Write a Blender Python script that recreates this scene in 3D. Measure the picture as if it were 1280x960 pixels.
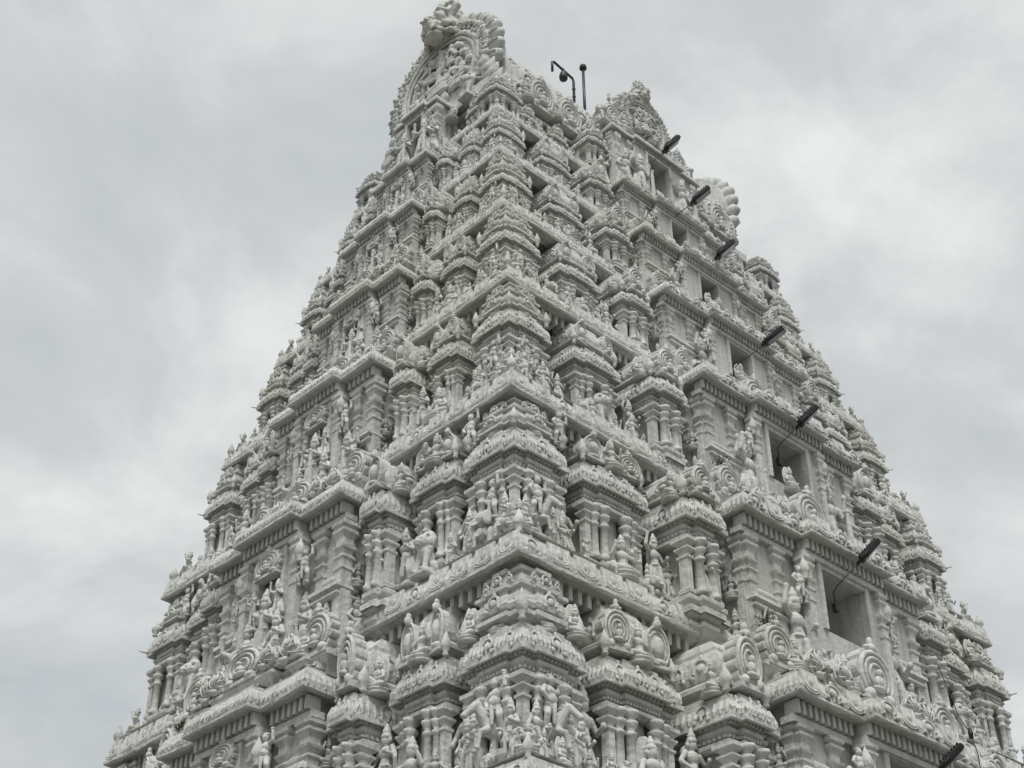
import bpy, math, random
from mathutils import Matrix, Vector
random.seed(7)
R = math.radians
# ------------------------------------------------------------------ camera, sky, sun, exposure
scn = bpy.context.scene
for o in list(bpy.data.objects): bpy.data.objects.remove(o)
COL = scn.collection
CAM_H = 1.6
CAMX, CAMY = -27.046, -25.479            # tower axis is the origin
def make_camera():
    pitch, roll, yaw = R(35.3126), R(-0.27726), R(46.44145)
    F = Vector((math.cos(yaw)*math.cos(pitch), math.sin(yaw)*math.cos(pitch), math.sin(pitch)))
    Rt = Vector((math.sin(yaw), -math.cos(yaw), 0)); U = Rt.cross(F)
    R2 = Rt*math.cos(roll)+U*math.sin(roll); U2 = U*math.cos(roll)-Rt*math.sin(roll)
    cd = bpy.data.cameras.new('camera'); co = bpy.data.objects.new('camera', cd); COL.objects.link(co)
    m = Matrix((R2, U2, -F)).transposed().to_4x4(); m.translation = (CAMX, CAMY, CAM_H)
    co.matrix_world = m
    cd.sensor_width = 36; cd.lens = 1904.52/1280*36; cd.clip_end = 6000; cd.clip_start = .1
    scn.camera = co
make_camera()
SUN_EL, SUN_AZ = R(60), R(228)            # azimuth: direction towards the sun, from +X counter-clockwise
def make_world():
    w = bpy.data.worlds.new('World'); scn.world = w; w.use_nodes = True
    nt = w.node_tree; nt.nodes.clear(); N = nt.nodes.new; L = nt.links.new
    out = N('ShaderNodeOutputWorld'); bg = N('ShaderNodeBackground'); bg.inputs[1].default_value = .076
    sky = N('ShaderNodeTexSky'); sky.sky_type = 'NISHITA'; sky.sun_disc = False
    sky.sun_elevation = SUN_EL; sky.sun_rotation = R(90)-SUN_AZ; sky.air_density = 1; sky.dust_density = 3; sky.ozone_density = 1
    tc = N('ShaderNodeTexCoord')
    # flatten the cloud deck: project the direction on a plane overhead
    sep = N('ShaderNodeSeparateXYZ'); L(tc.outputs['Generated'], sep.inputs[0])
    zc = N('ShaderNodeMath'); zc.operation = 'MAXIMUM'; L(sep.outputs[2], zc.inputs[0]); zc.inputs[1].default_value = .0
    za = N('ShaderNodeMath'); za.operation = 'ADD'; L(zc.outputs[0], za.inputs[0]); za.inputs[1].default_value = .35
    dx = N('ShaderNodeMath'); dx.operation = 'DIVIDE'; L(sep.outputs[0], dx.inputs[0]); L(za.outputs[0], dx.inputs[1])
    dy = N('ShaderNodeMath'); dy.operation = 'DIVIDE'; L(sep.outputs[1], dy.inputs[0]); L(za.outputs[0], dy.inputs[1])
    cb = N('ShaderNodeCombineXYZ'); L(dx.outputs[0], cb.inputs[0]); L(dy.outputs[0], cb.inputs[1]); cb.inputs[2].default_value = CLOUD_SEED
    n1 = N('ShaderNodeTexNoise'); n1.inputs['Scale'].default_value = 4.0; n1.inputs['Detail'].default_value = 7; n1.inputs['Roughness'].default_value = .56
    n1.inputs['Distortion'].default_value = .3
    L(cb.outputs[0], n1.inputs['Vector'])
    ramp = N('ShaderNodeValToRGB'); L(n1.outputs[0], ramp.inputs[0])
    e = ramp.color_ramp.elements; e[0].position = .33; e[0].color = CL_DARK; e[1].position = .69; e[1].color = CL_LIGHT
    m = ramp.color_ramp.elements.new(.5); m.color = CL_MID
    mix = N('ShaderNodeMix'); mix.data_type = 'RGBA'; mix.inputs[0].default_value = .96
    L(sky.outputs[0], mix.inputs[6]); L(ramp.outputs[0], mix.inputs[7])
    L(mix.outputs[2], bg.inputs[0]); L(bg.outputs[0], out.inputs[0])
CLOUD_SEED = 53.7
CL_DARK = (4.0, 4.25, 4.42, 1); CL_MID = (4.75, 4.95, 4.97, 1); CL_LIGHT = (6.4, 6.6, 6.5, 1)
make_world()
sd = bpy.data.lights.new('sun', 'SUN'); sd.energy = 1.5; sd.angle = R(24); sd.color = (1, .985, .955)
so = bpy.data.objects.new('sun', sd); COL.objects.link(so)
_d = Vector((math.cos(SUN_AZ)*math.cos(SUN_EL), math.sin(SUN_AZ)*math.cos(SUN_EL), math.sin(SUN_EL)))
so.rotation_euler = _d.to_track_quat('Z', 'Y').to_euler(); so.location = (-40, -60, 90)
scn.view_settings.view_transform = 'Standard'; scn.view_settings.look = 'None'
scn.view_settings.exposure = 0.78; scn.view_settings.gamma = 1

# ------------------------------------------------------------------ materials
def new_mat(name):
    m = bpy.data.materials.new(name); m.use_nodes = True
    nt = m.node_tree; b = nt.nodes['Principled BSDF']; return m, nt, b
def plaster(name, light, dark, algae, rough=.88, relief=1.0):
    m, nt, b = new_mat(name); N = nt.nodes.new; L = nt.links.new
    geo = N('ShaderNodeNewGeometry'); oi = N('ShaderNodeObjectInfo')
    def noise(vec, scale, detail=4, ro=.55, dist=0):
        n = N('ShaderNodeTexNoise'); n.inputs['Scale'].default_value = scale; n.inputs['Detail'].default_value = detail
        n.inputs['Roughness'].default_value = ro; n.inputs['Distortion'].default_value = dist; L(vec, n.inputs['Vector']); return n.outputs[0]
    def ramp(fac, a, bb, lo=0, hi=1):
        r = N('ShaderNodeMapRange'); L(fac, r.inputs[0]); r.inputs[1].default_value = a; r.inputs[2].default_value = bb
        r.inputs[3].default_value = lo; r.inputs[4].default_value = hi; return r.outputs[0]
    def mixc(fac, c1, c2):
        x = N('ShaderNodeMix'); x.data_type = 'RGBA'
        if isinstance(fac, float): x.inputs[0].default_value = fac
        else: L(fac, x.inputs[0])
        for i, c in ((6, c1), (7, c2)):
            if isinstance(c, tuple): x.inputs[i].default_value = c
            else: L(c, x.inputs[i])
        return x.outputs[2]
    P = geo.outputs['Position']
    mp = N('ShaderNodeMapping'); mp.inputs['Scale'].default_value = (4.5, 4.5, .38); L(P, mp.inputs[0])
    streak = ramp(noise(mp.outputs[0], 1.6, 5, .62, .4), .47, .70)
    blot = ramp(noise(P, .55, 6, .62), .46, .70)
    speck = ramp(noise(P, 9, 5, .7), .56, .74)
    big = ramp(noise(P, .12, 2, .5), .45, .68)
    c = mixc(ramp(oi.outputs['Random'], 0, 1, 0, .45), light, dark)
    mul = N('ShaderNodeMath'); mul.operation = 'MULTIPLY'; L(blot, mul.inputs[0]); mul.inputs[1].default_value = .42
    c = mixc(mul.outputs[0], c, dark)
    mul = N('ShaderNodeMath'); mul.operation = 'MULTIPLY'; L(streak, mul.inputs[0]); mul.inputs[1].default_value = .55
    c = mixc(mul.outputs[0], c, (dark[0]*.62, dark[1]*.63, dark[2]*.60, 1))
    mul = N('ShaderNodeMath'); mul.operation = 'MULTIPLY'; L(speck, mul.inputs[0]); mul.inputs[1].default_value = .34
    c = mixc(mul.outputs[0], c, (dark[0]*.5, dark[1]*.5, dark[2]*.49, 1))
    mm = N('ShaderNodeMath'); mm.operation = 'MULTIPLY'; L(big, mm.inputs[0]); mm.inputs[1].default_value = .38
    c = mixc(mm.outputs[0], c, algae)
    L(c, b.inputs['Base Color']); b.inputs['Roughness'].default_value = rough
    b.inputs['Specular IOR Level'].default_value = .25
    vor = N('ShaderNodeTexVoronoi'); vor.inputs['Scale'].default_value = 7; L(P, vor.inputs['Vector'])
    h1 = noise(P, 5.5, 5, .62); h2 = noise(P, 28, 3, .6)
    a1 = N('ShaderNodeMath'); a1.operation = 'MULTIPLY_ADD'; L(h2, a1.inputs[0]); a1.inputs[1].default_value = .25; L(h1, a1.inputs[2])
    a2 = N('ShaderNodeMath'); a2.operation = 'MULTIPLY_ADD'; L(vor.outputs[0], a2.inputs[0]); a2.inputs[1].default_value = .5; L(a1.outputs[0], a2.inputs[2])
    bp = N('ShaderNodeBump'); bp.inputs['Strength'].default_value = .55*relief; bp.inputs['Distance'].default_value = .06; L(a2.outputs[0], bp.inputs['Height'])
    L(bp.outputs[0], b.inputs['Normal'])
    return m
M_LIME = plaster('white_lime_plaster', (.645, .65, .635, 1), (.45, .455, .435, 1), (.49, .48, .385, 1))
M_WALL = plaster('lime_washed_wall', (.58, .585, .57, 1), (.41, .415, .395, 1), (.44, .43, .35, 1), relief=.6)
M_GRAN = plaster('granite_base', (.36, .34, .31, 1), (.24, .23, .21, 1), (.28, .28, .22, 1))
def plain(name, col, rough=.5, metal=0):
    m, nt, b = new_mat(name); N = nt.nodes.new; L = nt.links.new
    geo = N('ShaderNodeNewGeometry'); n = N('ShaderNodeTexNoise'); n.inputs['Scale'].default_value = 14; n.inputs['Detail'].default_value = 4; L(geo.outputs['Position'], n.inputs['Vector'])
    mx = N('ShaderNodeMix'); mx.data_type = 'RGBA'; L(n.outputs[0], mx.inputs[0])
    mx.inputs[6].default_value = (col[0]*.7, col[1]*.7, col[2]*.7, 1); mx.inputs[7].default_value = (col[0]*1.3, col[1]*1.3, col[2]*1.3, 1)
    L(mx.outputs[2], b.inputs['Base Color']); b.inputs['Roughness'].default_value = rough; b.inputs['Metallic'].default_value = metal
    return m
M_BLACK = plain('black_painted_metal', (.012, .013, .014), .55)
M_STEEL = plain('dark_steel', (.05, .06, .07), .45, .6)
M_LENS = plain('lamp_glass', (.10, .11, .12), .15)
M_DRY = plain('dry_weed', (.05, .052, .035), .8)
M_LEAF = plain('weed_green', (.06, .085, .035), .7)
def ground_mat():
    m, nt, b = new_mat('courtyard_stone'); N = nt.nodes.new; L = nt.links.new
    geo = N('ShaderNodeNewGeometry'); br = N('ShaderNodeTexBrick'); br.inputs['Scale'].default_value = 1.2; L(geo.outputs['Position'], br.inputs['Vector'])
    br.inputs['Color1'].default_value = (.13, .12, .10, 1); br.inputs['Color2'].default_value = (.10, .095, .08, 1); br.inputs['Mortar'].default_value = (.05, .05, .045, 1)
    L(br.outputs[0], b.inputs['Base Color']); b.inputs['Roughness'].default_value = .9; return m
M_GROUND = ground_mat()

# ------------------------------------------------------------------ mesh tools
def offset_path(poly, d, closed=True):
    n = len(poly); out = []
    for i in range(n):
        p = poly[i]; a = poly[(i-1) % n]; c = poly[(i+1) % n]
        if not closed and i == 0: a = None
        if not closed and i == n-1: c = None
        ns = []
        for (s, t) in ((a, p), (p, c)):
            if s is None or t is None: continue
            ex, ey = t[0]-s[0], t[1]-s[1]; l = math.hypot(ex, ey)
            if l > 1e-9: ns.append((ey/l, -ex/l))
        if len(ns) == 2:
            k = 1+ns[0][0]*ns[1][0]+ns[0][1]*ns[1][1]; k = max(k, .15)
            m = ((ns[0][0]+ns[1][0])/k, (ns[0][1]+ns[1][1])/k)
        else: m = ns[0]
        out.append((p[0]+m[0]*d, p[1]+m[1]*d))
    return out
class MB:
    def __init__(s): s.v = []; s.f = []; s.sm = []
    def add(s, vs, fs, smooth=False):
        b = len(s.v); s.v += [tuple(v) for v in vs]
        for f in fs: s.f.append([b+i for i in f]); s.sm.append(smooth)
    def box(s, x0, x1, y0, y1, z0, z1):
        s.add([(x0,y0,z0),(x1,y0,z0),(x1,y1,z0),(x0,y1,z0),(x0,y0,z1),(x1,y0,z1),(x1,y1,z1),(x0,y1,z1)],
              [(3,2,1,0),(4,5,6,7),(0,1,5,4),(1,2,6,5),(2,3,7,6),(3,0,4,7)])
    def loft(s, poly, prof, closed=True, cap0=False, cap1=False, zf=None, smooth=False):
        n = len(poly); vs = []
        for (d, z) in prof:
            for k, q in enumerate(offset_path(poly, d, closed)):
                vs.append((q[0], q[1], z+(zf(poly[k], d) if zf else 0)))
        fs = []; m = len(prof); lim = n if closed else n-1
        for j in range(m-1):
            for i in range(lim):
                i2 = (i+1) % n
                fs.append((j*n+i, j*n+i2, (j+1)*n+i2, (j+1)*n+i))
        if cap0: fs.append(tuple(reversed(range(n))))
        if cap1: fs.append(tuple((m-1)*n+i for i in range(n)))
        if not closed:
            fs.append(tuple(j*n for j in range(m))); fs.append(tuple(j*n+n-1 for j in reversed(range(m))))
        s.add(vs, fs, smooth)
    def lathe(s, prof, seg=8, c=(0,0,0), smooth=True, rot=0):
        vs = []
        for (r, z) in prof:
            for k in range(seg):
                a = 2*math.pi*(k+rot)/seg; vs.append((c[0]+r*math.cos(a), c[1]+r*math.sin(a), c[2]+z))
        fs = []
        for j in range(len(prof)-1):
            for k in range(seg):
                k2 = (k+1) % seg; fs.append((j*seg+k, j*seg+k2, (j+1)*seg+k2, (j+1)*seg+k))
        fs.append(tuple(reversed(range(seg)))); fs.append(tuple((len(prof)-1)*seg+k for k in range(seg)))
        s.add(vs, fs, smooth)
    def ell(s, c, r, u=10, w=6, rot=None):
        vs = []; fs = []
        for j in range(w+1):
            t = math.pi*j/w
            for k in range(u):
                a = 2*math.pi*k/u
                v = Vector((r[0]*math.sin(t)*math.cos(a), r[1]*math.sin(t)*math.sin(a), -r[2]*math.cos(t)))
                if rot: v = rot @ v
                vs.append((c[0]+v.x, c[1]+v.y, c[2]+v.z))
        for j in range(w):
            for k in range(u):
                k2 = (k+1) % u; fs.append((j*u+k, j*u+k2, (j+1)*u+k2, (j+1)*u+k))
        s.add(vs, fs, True)
    def cap(s, p, q, r0, r1, seg=8):
        p = Vector(p); q = Vector(q); d = q-p
        if d.length < 1e-6: return
        rot = d.to_track_quat('Z', 'Y').to_matrix(); l = d.length; vs = []; fs = []
        prof = [(.01*r0, -r0), (.7*r0, -.7*r0), (r0, 0), (r1, l), (.7*r1, l+.7*r1), (.01*r1, l+r1)]
        for (rr, z) in prof:
            for k in range(seg):
                a = 2*math.pi*k/seg; v = p+rot @ Vector((rr*math.cos(a), rr*math.sin(a), z)); vs.append(v)
        for j in range(len(prof)-1):
            for k in range(seg):
                k2 = (k+1) % seg; fs.append((j*seg+k, j*seg+k2, (j+1)*seg+k2, (j+1)*seg+k))
        fs.append(tuple(reversed(range(seg)))); fs.append(tuple((len(prof)-1)*seg+k for k in range(seg)))
        s.add(vs, fs, True)
    def tube(s, pts, r, seg=6, closed=False):
        pts = [Vector(p) for p in pts]; n = len(pts); vs = []; fs = []
        up = None
        for i, p in enumerate(pts):
            a = pts[(i-1) % n] if (closed or i > 0) else p; b = pts[(i+1) % n] if (closed or i < n-1) else p
            t = (b-a).normalized(); q = t.to_track_quat('Z', 'Y').to_matrix()
            ref = up if up is not None else q @ Vector((1,0,0))
            x = (ref-t*ref.dot(t)).normalized(); up = x; y = t.cross(x)
            for k in range(seg):
                an = 2*math.pi*k/seg; vs.append(p+(x*math.cos(an)+y*math.sin(an))*(r[i] if isinstance(r, list) else r))
        for i in range(n if closed else n-1):
            i2 = (i+1) % n
            for k in range(seg):
                k2 = (k+1) % seg; fs.append((i*seg+k, i*seg+k2, i2*seg+k2, i2*seg+k))
        if not closed:
            fs.append(tuple(reversed(range(seg)))); fs.append(tuple((n-1)*seg+k for k in range(seg)))
        s.add(vs, fs, True)
    def merge(s, o, M=None):
        b = len(s.v); s.v += [tuple(M @ Vector(v)) if M else v for v in o.v]
        for f, k in zip(o.f, o.sm): s.f.append([b+i for i in f]); s.sm.append(k)
        return s
    def mesh(s, name, mat, jit=0.0):
        if jit:
            s.v = [(x+random.uniform(-jit,jit), y+random.uniform(-jit,jit), z+random.uniform(-jit,jit)) for x, y, z in s.v]
        me = bpy.data.meshes.new(name); me.from_pydata(s.v, [], s.f)
        for p, k in zip(me.polygons, s.sm): p.use_smooth = k
        me.materials.append(mat); me.update(); return me
def rect(x0, x1, y0, y1, sub=1):
    c = [(x0,y0),(x1,y0),(x1,y1),(x0,y1)]; out = []
    for i in range(4):
        a = c[i]; b = c[(i+1) % 4]
        for k in range(sub): out.append((a[0]+(b[0]-a[0])*k/sub, a[1]+(b[1]-a[1])*k/sub))
    return out
def obj(name, me, parent=None, M=None):
    o = bpy.data.objects.new(name, me); COL.objects.link(o); o.parent = parent
    if M is not None: o.matrix_local = M
    return o
def remeshed(mb, name, mat, voxel, ratio):
    me = mb.mesh('tmp', mat); o = bpy.data.objects.new('tmp', me); COL.objects.link(o)
    m = o.modifiers.new('r', 'REMESH'); m.mode = 'VOXEL'; m.voxel_size = voxel; m.use_smooth_shade = True
    s = o.modifiers.new('s', 'SMOOTH'); s.iterations = 1; s.factor = .25
    d = o.modifiers.new('d', 'DECIMATE'); d.ratio = ratio
    dg = bpy.context.evaluated_depsgraph_get(); dg.update()
    r = bpy.data.meshes.new_from_object(o.evaluated_get(dg)); r.name = name
    bpy.data.objects.remove(o)
    for p in r.polygons: p.use_smooth = True
    if not r.materials: r.materials.append(mat)
    else: r.materials[0] = mat
    return r
def T(x, y, z): return Matrix.Translation((x, y, z))
def S(x, y, z): return Matrix.Diagonal((x, y, z, 1))
def RZ(a): return Matrix.Rotation(a, 4, 'Z')

# ------------------------------------------------------------------ tower measures (z above ground)
G = CAM_H
TI = list(range(-1, 6))
HW = {-1: 10.2, 0: 9.656, 1: 9.142, 2: 8.393, 3: 7.649, 4: 7.031, 5: 6.441}
HL = {-1: 8.10, 0: 7.356, 1: 6.627, 2: 5.720, 3: 4.802, 4: 4.020, 5: 3.255}
H = {-2: 5.2+G, -1: 9.15+G, 0: 13.92+G, 1: 18.34+G, 2: 22.23+G, 3: 25.53+G, 4: 28.34+G, 5: 30.87+G}
HW[-2] = 10.8; HL[-2] = 8.8
HB = {-2: 3.9+G, -1: 8.1+G, 0: 12.35+G, 1: 17.08+G, 2: 21.38+G, 3: 24.75+G, 4: 27.53+G, 5: 30.10+G}
BY = {-2: 10.5, -1: 9.85, 0: 9.1, 1: 8.15, 2: 7.1, 3: 5.98, 4: 5.16, 5: 4.28}     # right bay plane
BX = {-2: 12.1, -1: 11.55, 0: 10.95, 1: 10.32, 2: 9.38, 3: 8.52, 4: 7.99, 5: 7.29}  # left bay plane
BHR = {-2: 4.1, -1: 3.85, 0: 3.68, 1: 3.51, 2: 3.18, 3: 2.99, 4: 2.70, 5: 2.40}
BHL = {-2: 3.0, -1: 2.8, 0: 2.62, 1: 2.48, 2: 2.05, 3: 1.80, 4: 1.56, 5: 1.22}
EAVE_T = {-1: .58, 0: .58, 1: .655, 2: .63, 3: .60, 4: .56, 5: .54}
SC = {i: (H[i]-H[i-1])/4.4 for i in TI}; SC[-2] = 1.0
WALL_IN = 1.45

tower = bpy.data.objects.new('temple_tower', None); COL.objects.link(tower)
tower['label'] = 'towering white stucco temple gateway tower covered in tiers of carved shrines and statues'
tower['category'] = 'temple tower'
def part(name, mb_or_me, mat=None, M=None, parent=None, jit=0.0, kind=None):
    me = mb_or_me.mesh(name, mat or M_LIME, jit) if isinstance(mb_or_me, MB) else mb_or_me
    o = obj(name, me, parent or tower, M)
    if kind: o['kind'] = kind
    return o

# ------------------------------------------------------------------ statues (carved once, placed many times)
def fig_standing(raise_l=False, club=True, four=True, sway=.05):
    b = MB(); s = sway
    b.box(-.36, .36, -.24, .2, -.02, .1)
    b.cap((.11,0,.86),(.2,-.1,.5),.11,.085); b.cap((.2,-.1,.5),(.15,.0,.14),.085,.055); b.ell((.17,-.08,.13),(.07,.14,.05))
    b.cap((-.11,0,.86),(-.14,-.02,.48),.11,.085); b.cap((-.14,-.02,.48),(-.13,0,.14),.085,.055); b.ell((-.14,-.08,.13),(.07,.14,.05))
    b.ell((0,0,.9),(.2,.15,.15)); b.cap((0,0,.95),(s,0,1.12),.15,.13); b.ell((s,-.02,1.3),(.2,.14,.17)); b.ell((s,0,.98),(.19,.16,.06))
    b.cap((s,0,1.42),(s,0,1.52),.07,.07); b.ell((s,-.02,1.6),(.11,.12,.13)); b.lathe([(.13,0),(.14,.05),(.1,.12),(.11,.17),(.06,.27),(.03,.36)],10,(s,-.01,1.66))
    b.ell((s-.14,0,1.6),(.045,.05,.07)); b.ell((s+.14,0,1.6),(.045,.05,.07))
    b.cap((s+.22,0,1.4),(s+.38,-.03,1.16),.075,.06); b.cap((s+.38,-.03,1.16),(s+.28,-.24,1.22),.06,.045); b.ell((s+.27,-.27,1.24),(.06,.06,.07))
    if raise_l:
        b.cap((s-.22,0,1.4),(s-.42,-.05,1.5),.075,.06); b.cap((s-.42,-.05,1.5),(s-.38,-.1,1.8),.06,.045); b.ell((s-.37,-.1,1.86),(.06,.06,.07))
    else:
        b.cap((s-.22,0,1.4),(s-.4,-.03,1.16),.075,.06); b.cap((s-.4,-.03,1.16),(s-.27,-.2,.98),.06,.045); b.ell((s-.25,-.22,.95),(.06,.06,.07))
    if four:
        for k in (-1, 1):
            b.cap((s+k*.2,.04,1.42),(s+k*.46,.04,1.42),.065,.05); b.cap((s+k*.46,.04,1.42),(s+k*.46,-.02,1.68),.05,.04); b.ell((s+k*.46,-.02,1.76),(.07,.05,.09))
    if club: b.cap((.34,-.24,.12),(s+.27,-.26,1.2),.09,.045)
    for k in (-1, 1): b.cap((k*.2,.02,.95),(k*.34,.02,.3),.06,.09)
    b.cap((0,-.14,.9),(0,-.16,.35),.06,.08)
    b.cap((0,.14,.2),(0,.14,1.5),.2,.15)
    return b
def fig_seated(halo=True, arms=0):
    b = MB()
    b.lathe([(.42,0),(.46,.06),(.34,.13),(.42,.2),(.40,.24)],12)
    for k in (-1, 1):
        b.cap((k*.14,0,.34),(k*.4,-.14,.34),.12,.1); b.cap((k*.4,-.14,.34),(k*-.02,-.3,.32),.095,.07)
        if arms == 0: b.cap((k*.23,0,.85),(k*.38,-.06,.6),.075,.06); b.cap((k*.38,-.06,.6),(k*.26,-.26,.5),.06,.05)
        else: b.cap((k*.23,0,.85),(k*.42,-.08,.72),.075,.06); b.cap((k*.42,-.08,.72),(k*.34,-.18,1.0),.06,.05); b.ell((k*.34,-.19,1.05),(.06,.05,.08))
    b.ell((0,0,.42),(.24,.2,.16)); b.cap((0,0,.5),(0,0,.66),.17,.15); b.ell((0,-.02,.78),(.22,.16,.17)); b.cap((0,0,.9),(0,0,1.0),.07,.07)
    b.ell((0,-.02,1.08),(.12,.13,.14)); b.lathe([(.14,0),(.15,.05),(.1,.12),(.11,.17),(.05,.27),(.03,.33)],10,(0,0,1.14))
    b.ell((-.15,0,1.06),(.05,.05,.07)); b.ell((.15,0,1.06),(.05,.05,.07))
    if halo: b.ell((0,.14,.9),(.44,.06,.62))
    return b
def fig_atlas():
    b = MB()
    for k in (-1, 1):
        b.cap((k*.13,0,.72),(k*.3,-.12,.48),.13,.1); b.cap((k*.3,-.12,.48),(k*.24,.0,.1),.1,.07); b.ell((k*.25,-.08,.07),(.08,.15,.06))
    b.cap((.24,0,1.32),(.46,-.04,1.36),.09,.075); b.cap((.46,-.04,1.36),(.44,-.06,1.72),.075,.06); b.ell((.42,-.05,1.78),(.1,.1,.06))
    b.cap((-.24,0,1.32),(-.44,-.05,1.1),.09,.075); b.cap((-.44,-.05,1.1),(-.26,-.14,.88),.075,.06)
    b.ell((0,0,.78),(.24,.19,.17)); b.ell((0,-.05,.98),(.22,.2,.2)); b.ell((0,-.02,1.2),(.26,.18,.2)); b.cap((0,0,1.35),(0,0,1.46),.09,.09)
    b.ell((0,-.04,1.56),(.14,.15,.15)); b.ell((0,.0,1.68),(.16,.15,.09)); b.cap((0,.08,.1),(0,.1,1.0),.12,.14)
    b.cap((0,-.17,.8),(0,-.16,.3),.08,.06)
    return b
def fig_horse():
    b = MB()                 # rearing horse and rider, head to -y
    b.cap((0,.35,.75),(0,-.15,1.0),.24,.23); b.ell((0,.4,.74),(.23,.26,.25))
    b.cap((0,-.2,1.08),(0,-.5,1.55),.19,.12); b.cap((0,-.5,1.58),(0,-.8,1.3),.125,.08); b.ell((0,-.82,1.27),(.085,.1,.08)); b.cap((0,-.3,1.45),(0,-.12,1.15),.07,.09)
    for k in (-1, 1):
        b.cap((k*.05,-.47,1.68),(k*.06,-.45,1.74),.03,.015)
        b.cap((k*.14,.45,.7),(k*.17,.3,.4),.13,.08); b.cap((k*.17,.3,.4),(k*.16,.48,.1),.07,.05); b.ell((k*.16,.45,.05),(.07,.09,.06))
        b.cap((k*.13,-.2,.95),(k*.15,-.46,.86),.1,.07); b.cap((k*.15,-.46,.86),(k*.14,-.5,.5),.06,.05); b.ell((k*.14,-.52,.46),(.06,.08,.06))
        b.cap((k*.17,.05,1.12),(k*.27,-.05,.85),.09,.07); b.cap((k*.27,-.05,.85),(k*.27,.05,.62),.065,.05)
    b.cap((0,-.3,1.35),(0,.0,1.1),.06,.05); b.tube([(0,.62,.85),(0,.72,.6),(0,.7,.25)],.07)
    b.ell((0,.08,1.2),(.17,.15,.12)); b.ell((0,.06,1.45),(.18,.13,.2)); b.ell((0,.04,1.72),(.1,.11,.12)); b.lathe([(.12,0),(.1,.1),(.03,.24)],8,(0,.05,1.78))
    b.cap((.2,.05,1.55),(.32,-.1,1.4),.06,.05); b.cap((.32,-.1,1.4),(.2,-.3,1.4),.05,.04); b.cap((-.2,.05,1.55),(-.36,0,1.7),.06,.05); b.cap((-.36,0,1.7),(-.3,-.05,1.95),.05,.04)
    b.cap((0,-.2,.06),(0,.5,.06),.2,.2); b.cap((0,-.15,.1),(0,.0,.9),.1,.12)
    return b
def fig_lion():
    b = MB()                 # seated guardian lion, facing -y
    b.box(-.32,.32,-.4,.35,-.02,.1)
    b.cap((0,.15,.35),(0,-.1,.8),.24,.22); b.ell((0,-.18,1.02),(.24,.22,.24)); b.ell((0,-.36,.97),(.13,.14,.11)); b.ell((0,-.38,.88),(.1,.1,.04))
    for k in (-1, 1):
        b.cap((k*.16,-.15,.7),(k*.17,-.26,.14),.1,.07); b.ell((k*.17,-.32,.12),(.09,.12,.06)); b.ell((k*.22,.1,.3),(.13,.22,.18)); b.ell((k*.24,-.12,.14),(.08,.16,.06))
        b.ell((k*.1,-.37,1.08),(.04,.04,.04)); b.ell((k*.2,-.2,1.2),(.06,.06,.06)); b.ell((k*.22,-.1,1.0),(.1,.14,.16))
    b.ell((0,-.02,1.10),(.34,.18,.34)); b.ell((0,-.1,.8),(.3,.16,.26)); b.tube([(0,.3,.3),(0,.42,.6),(0,.34,.95),(0,.2,1.05)],.06)
    return b
def fig_dancer(): 
    b = fig_standing(True, False, False, -.07); return b
def fig_elephant():
    b = MB()
    b.ell((0,.15,.62),(.32,.42,.34)); b.ell((0,-.3,.75),(.24,.24,.26)); b.tube([(0,-.5,.7),(0,-.6,.45),(0,-.58,.2),(0,-.66,.1)],[.11,.09,.07,.05])
    for k in (-1, 1):
        b.cap((k*.2,-.1,.4),(k*.2,-.12,.08),.12,.11); b.cap((k*.2,.4,.4),(k*.2,.42,.08),.12,.11); b.ell((k*.27,-.22,.74),(.06,.17,.22)); b.cap((k*.1,-.48,.6),(k*.13,-.62,.5),.04,.02)
    b.ell((0,.1,1.02),(.17,.16,.14)); b.ell((0,.1,1.25),(.15,.12,.16)); b.ell((0,.08,1.46),(.1,.1,.11)); b.lathe([(.11,0),(.09,.08),(.03,.2)],8,(0,.08,1.5))
    return b
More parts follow.
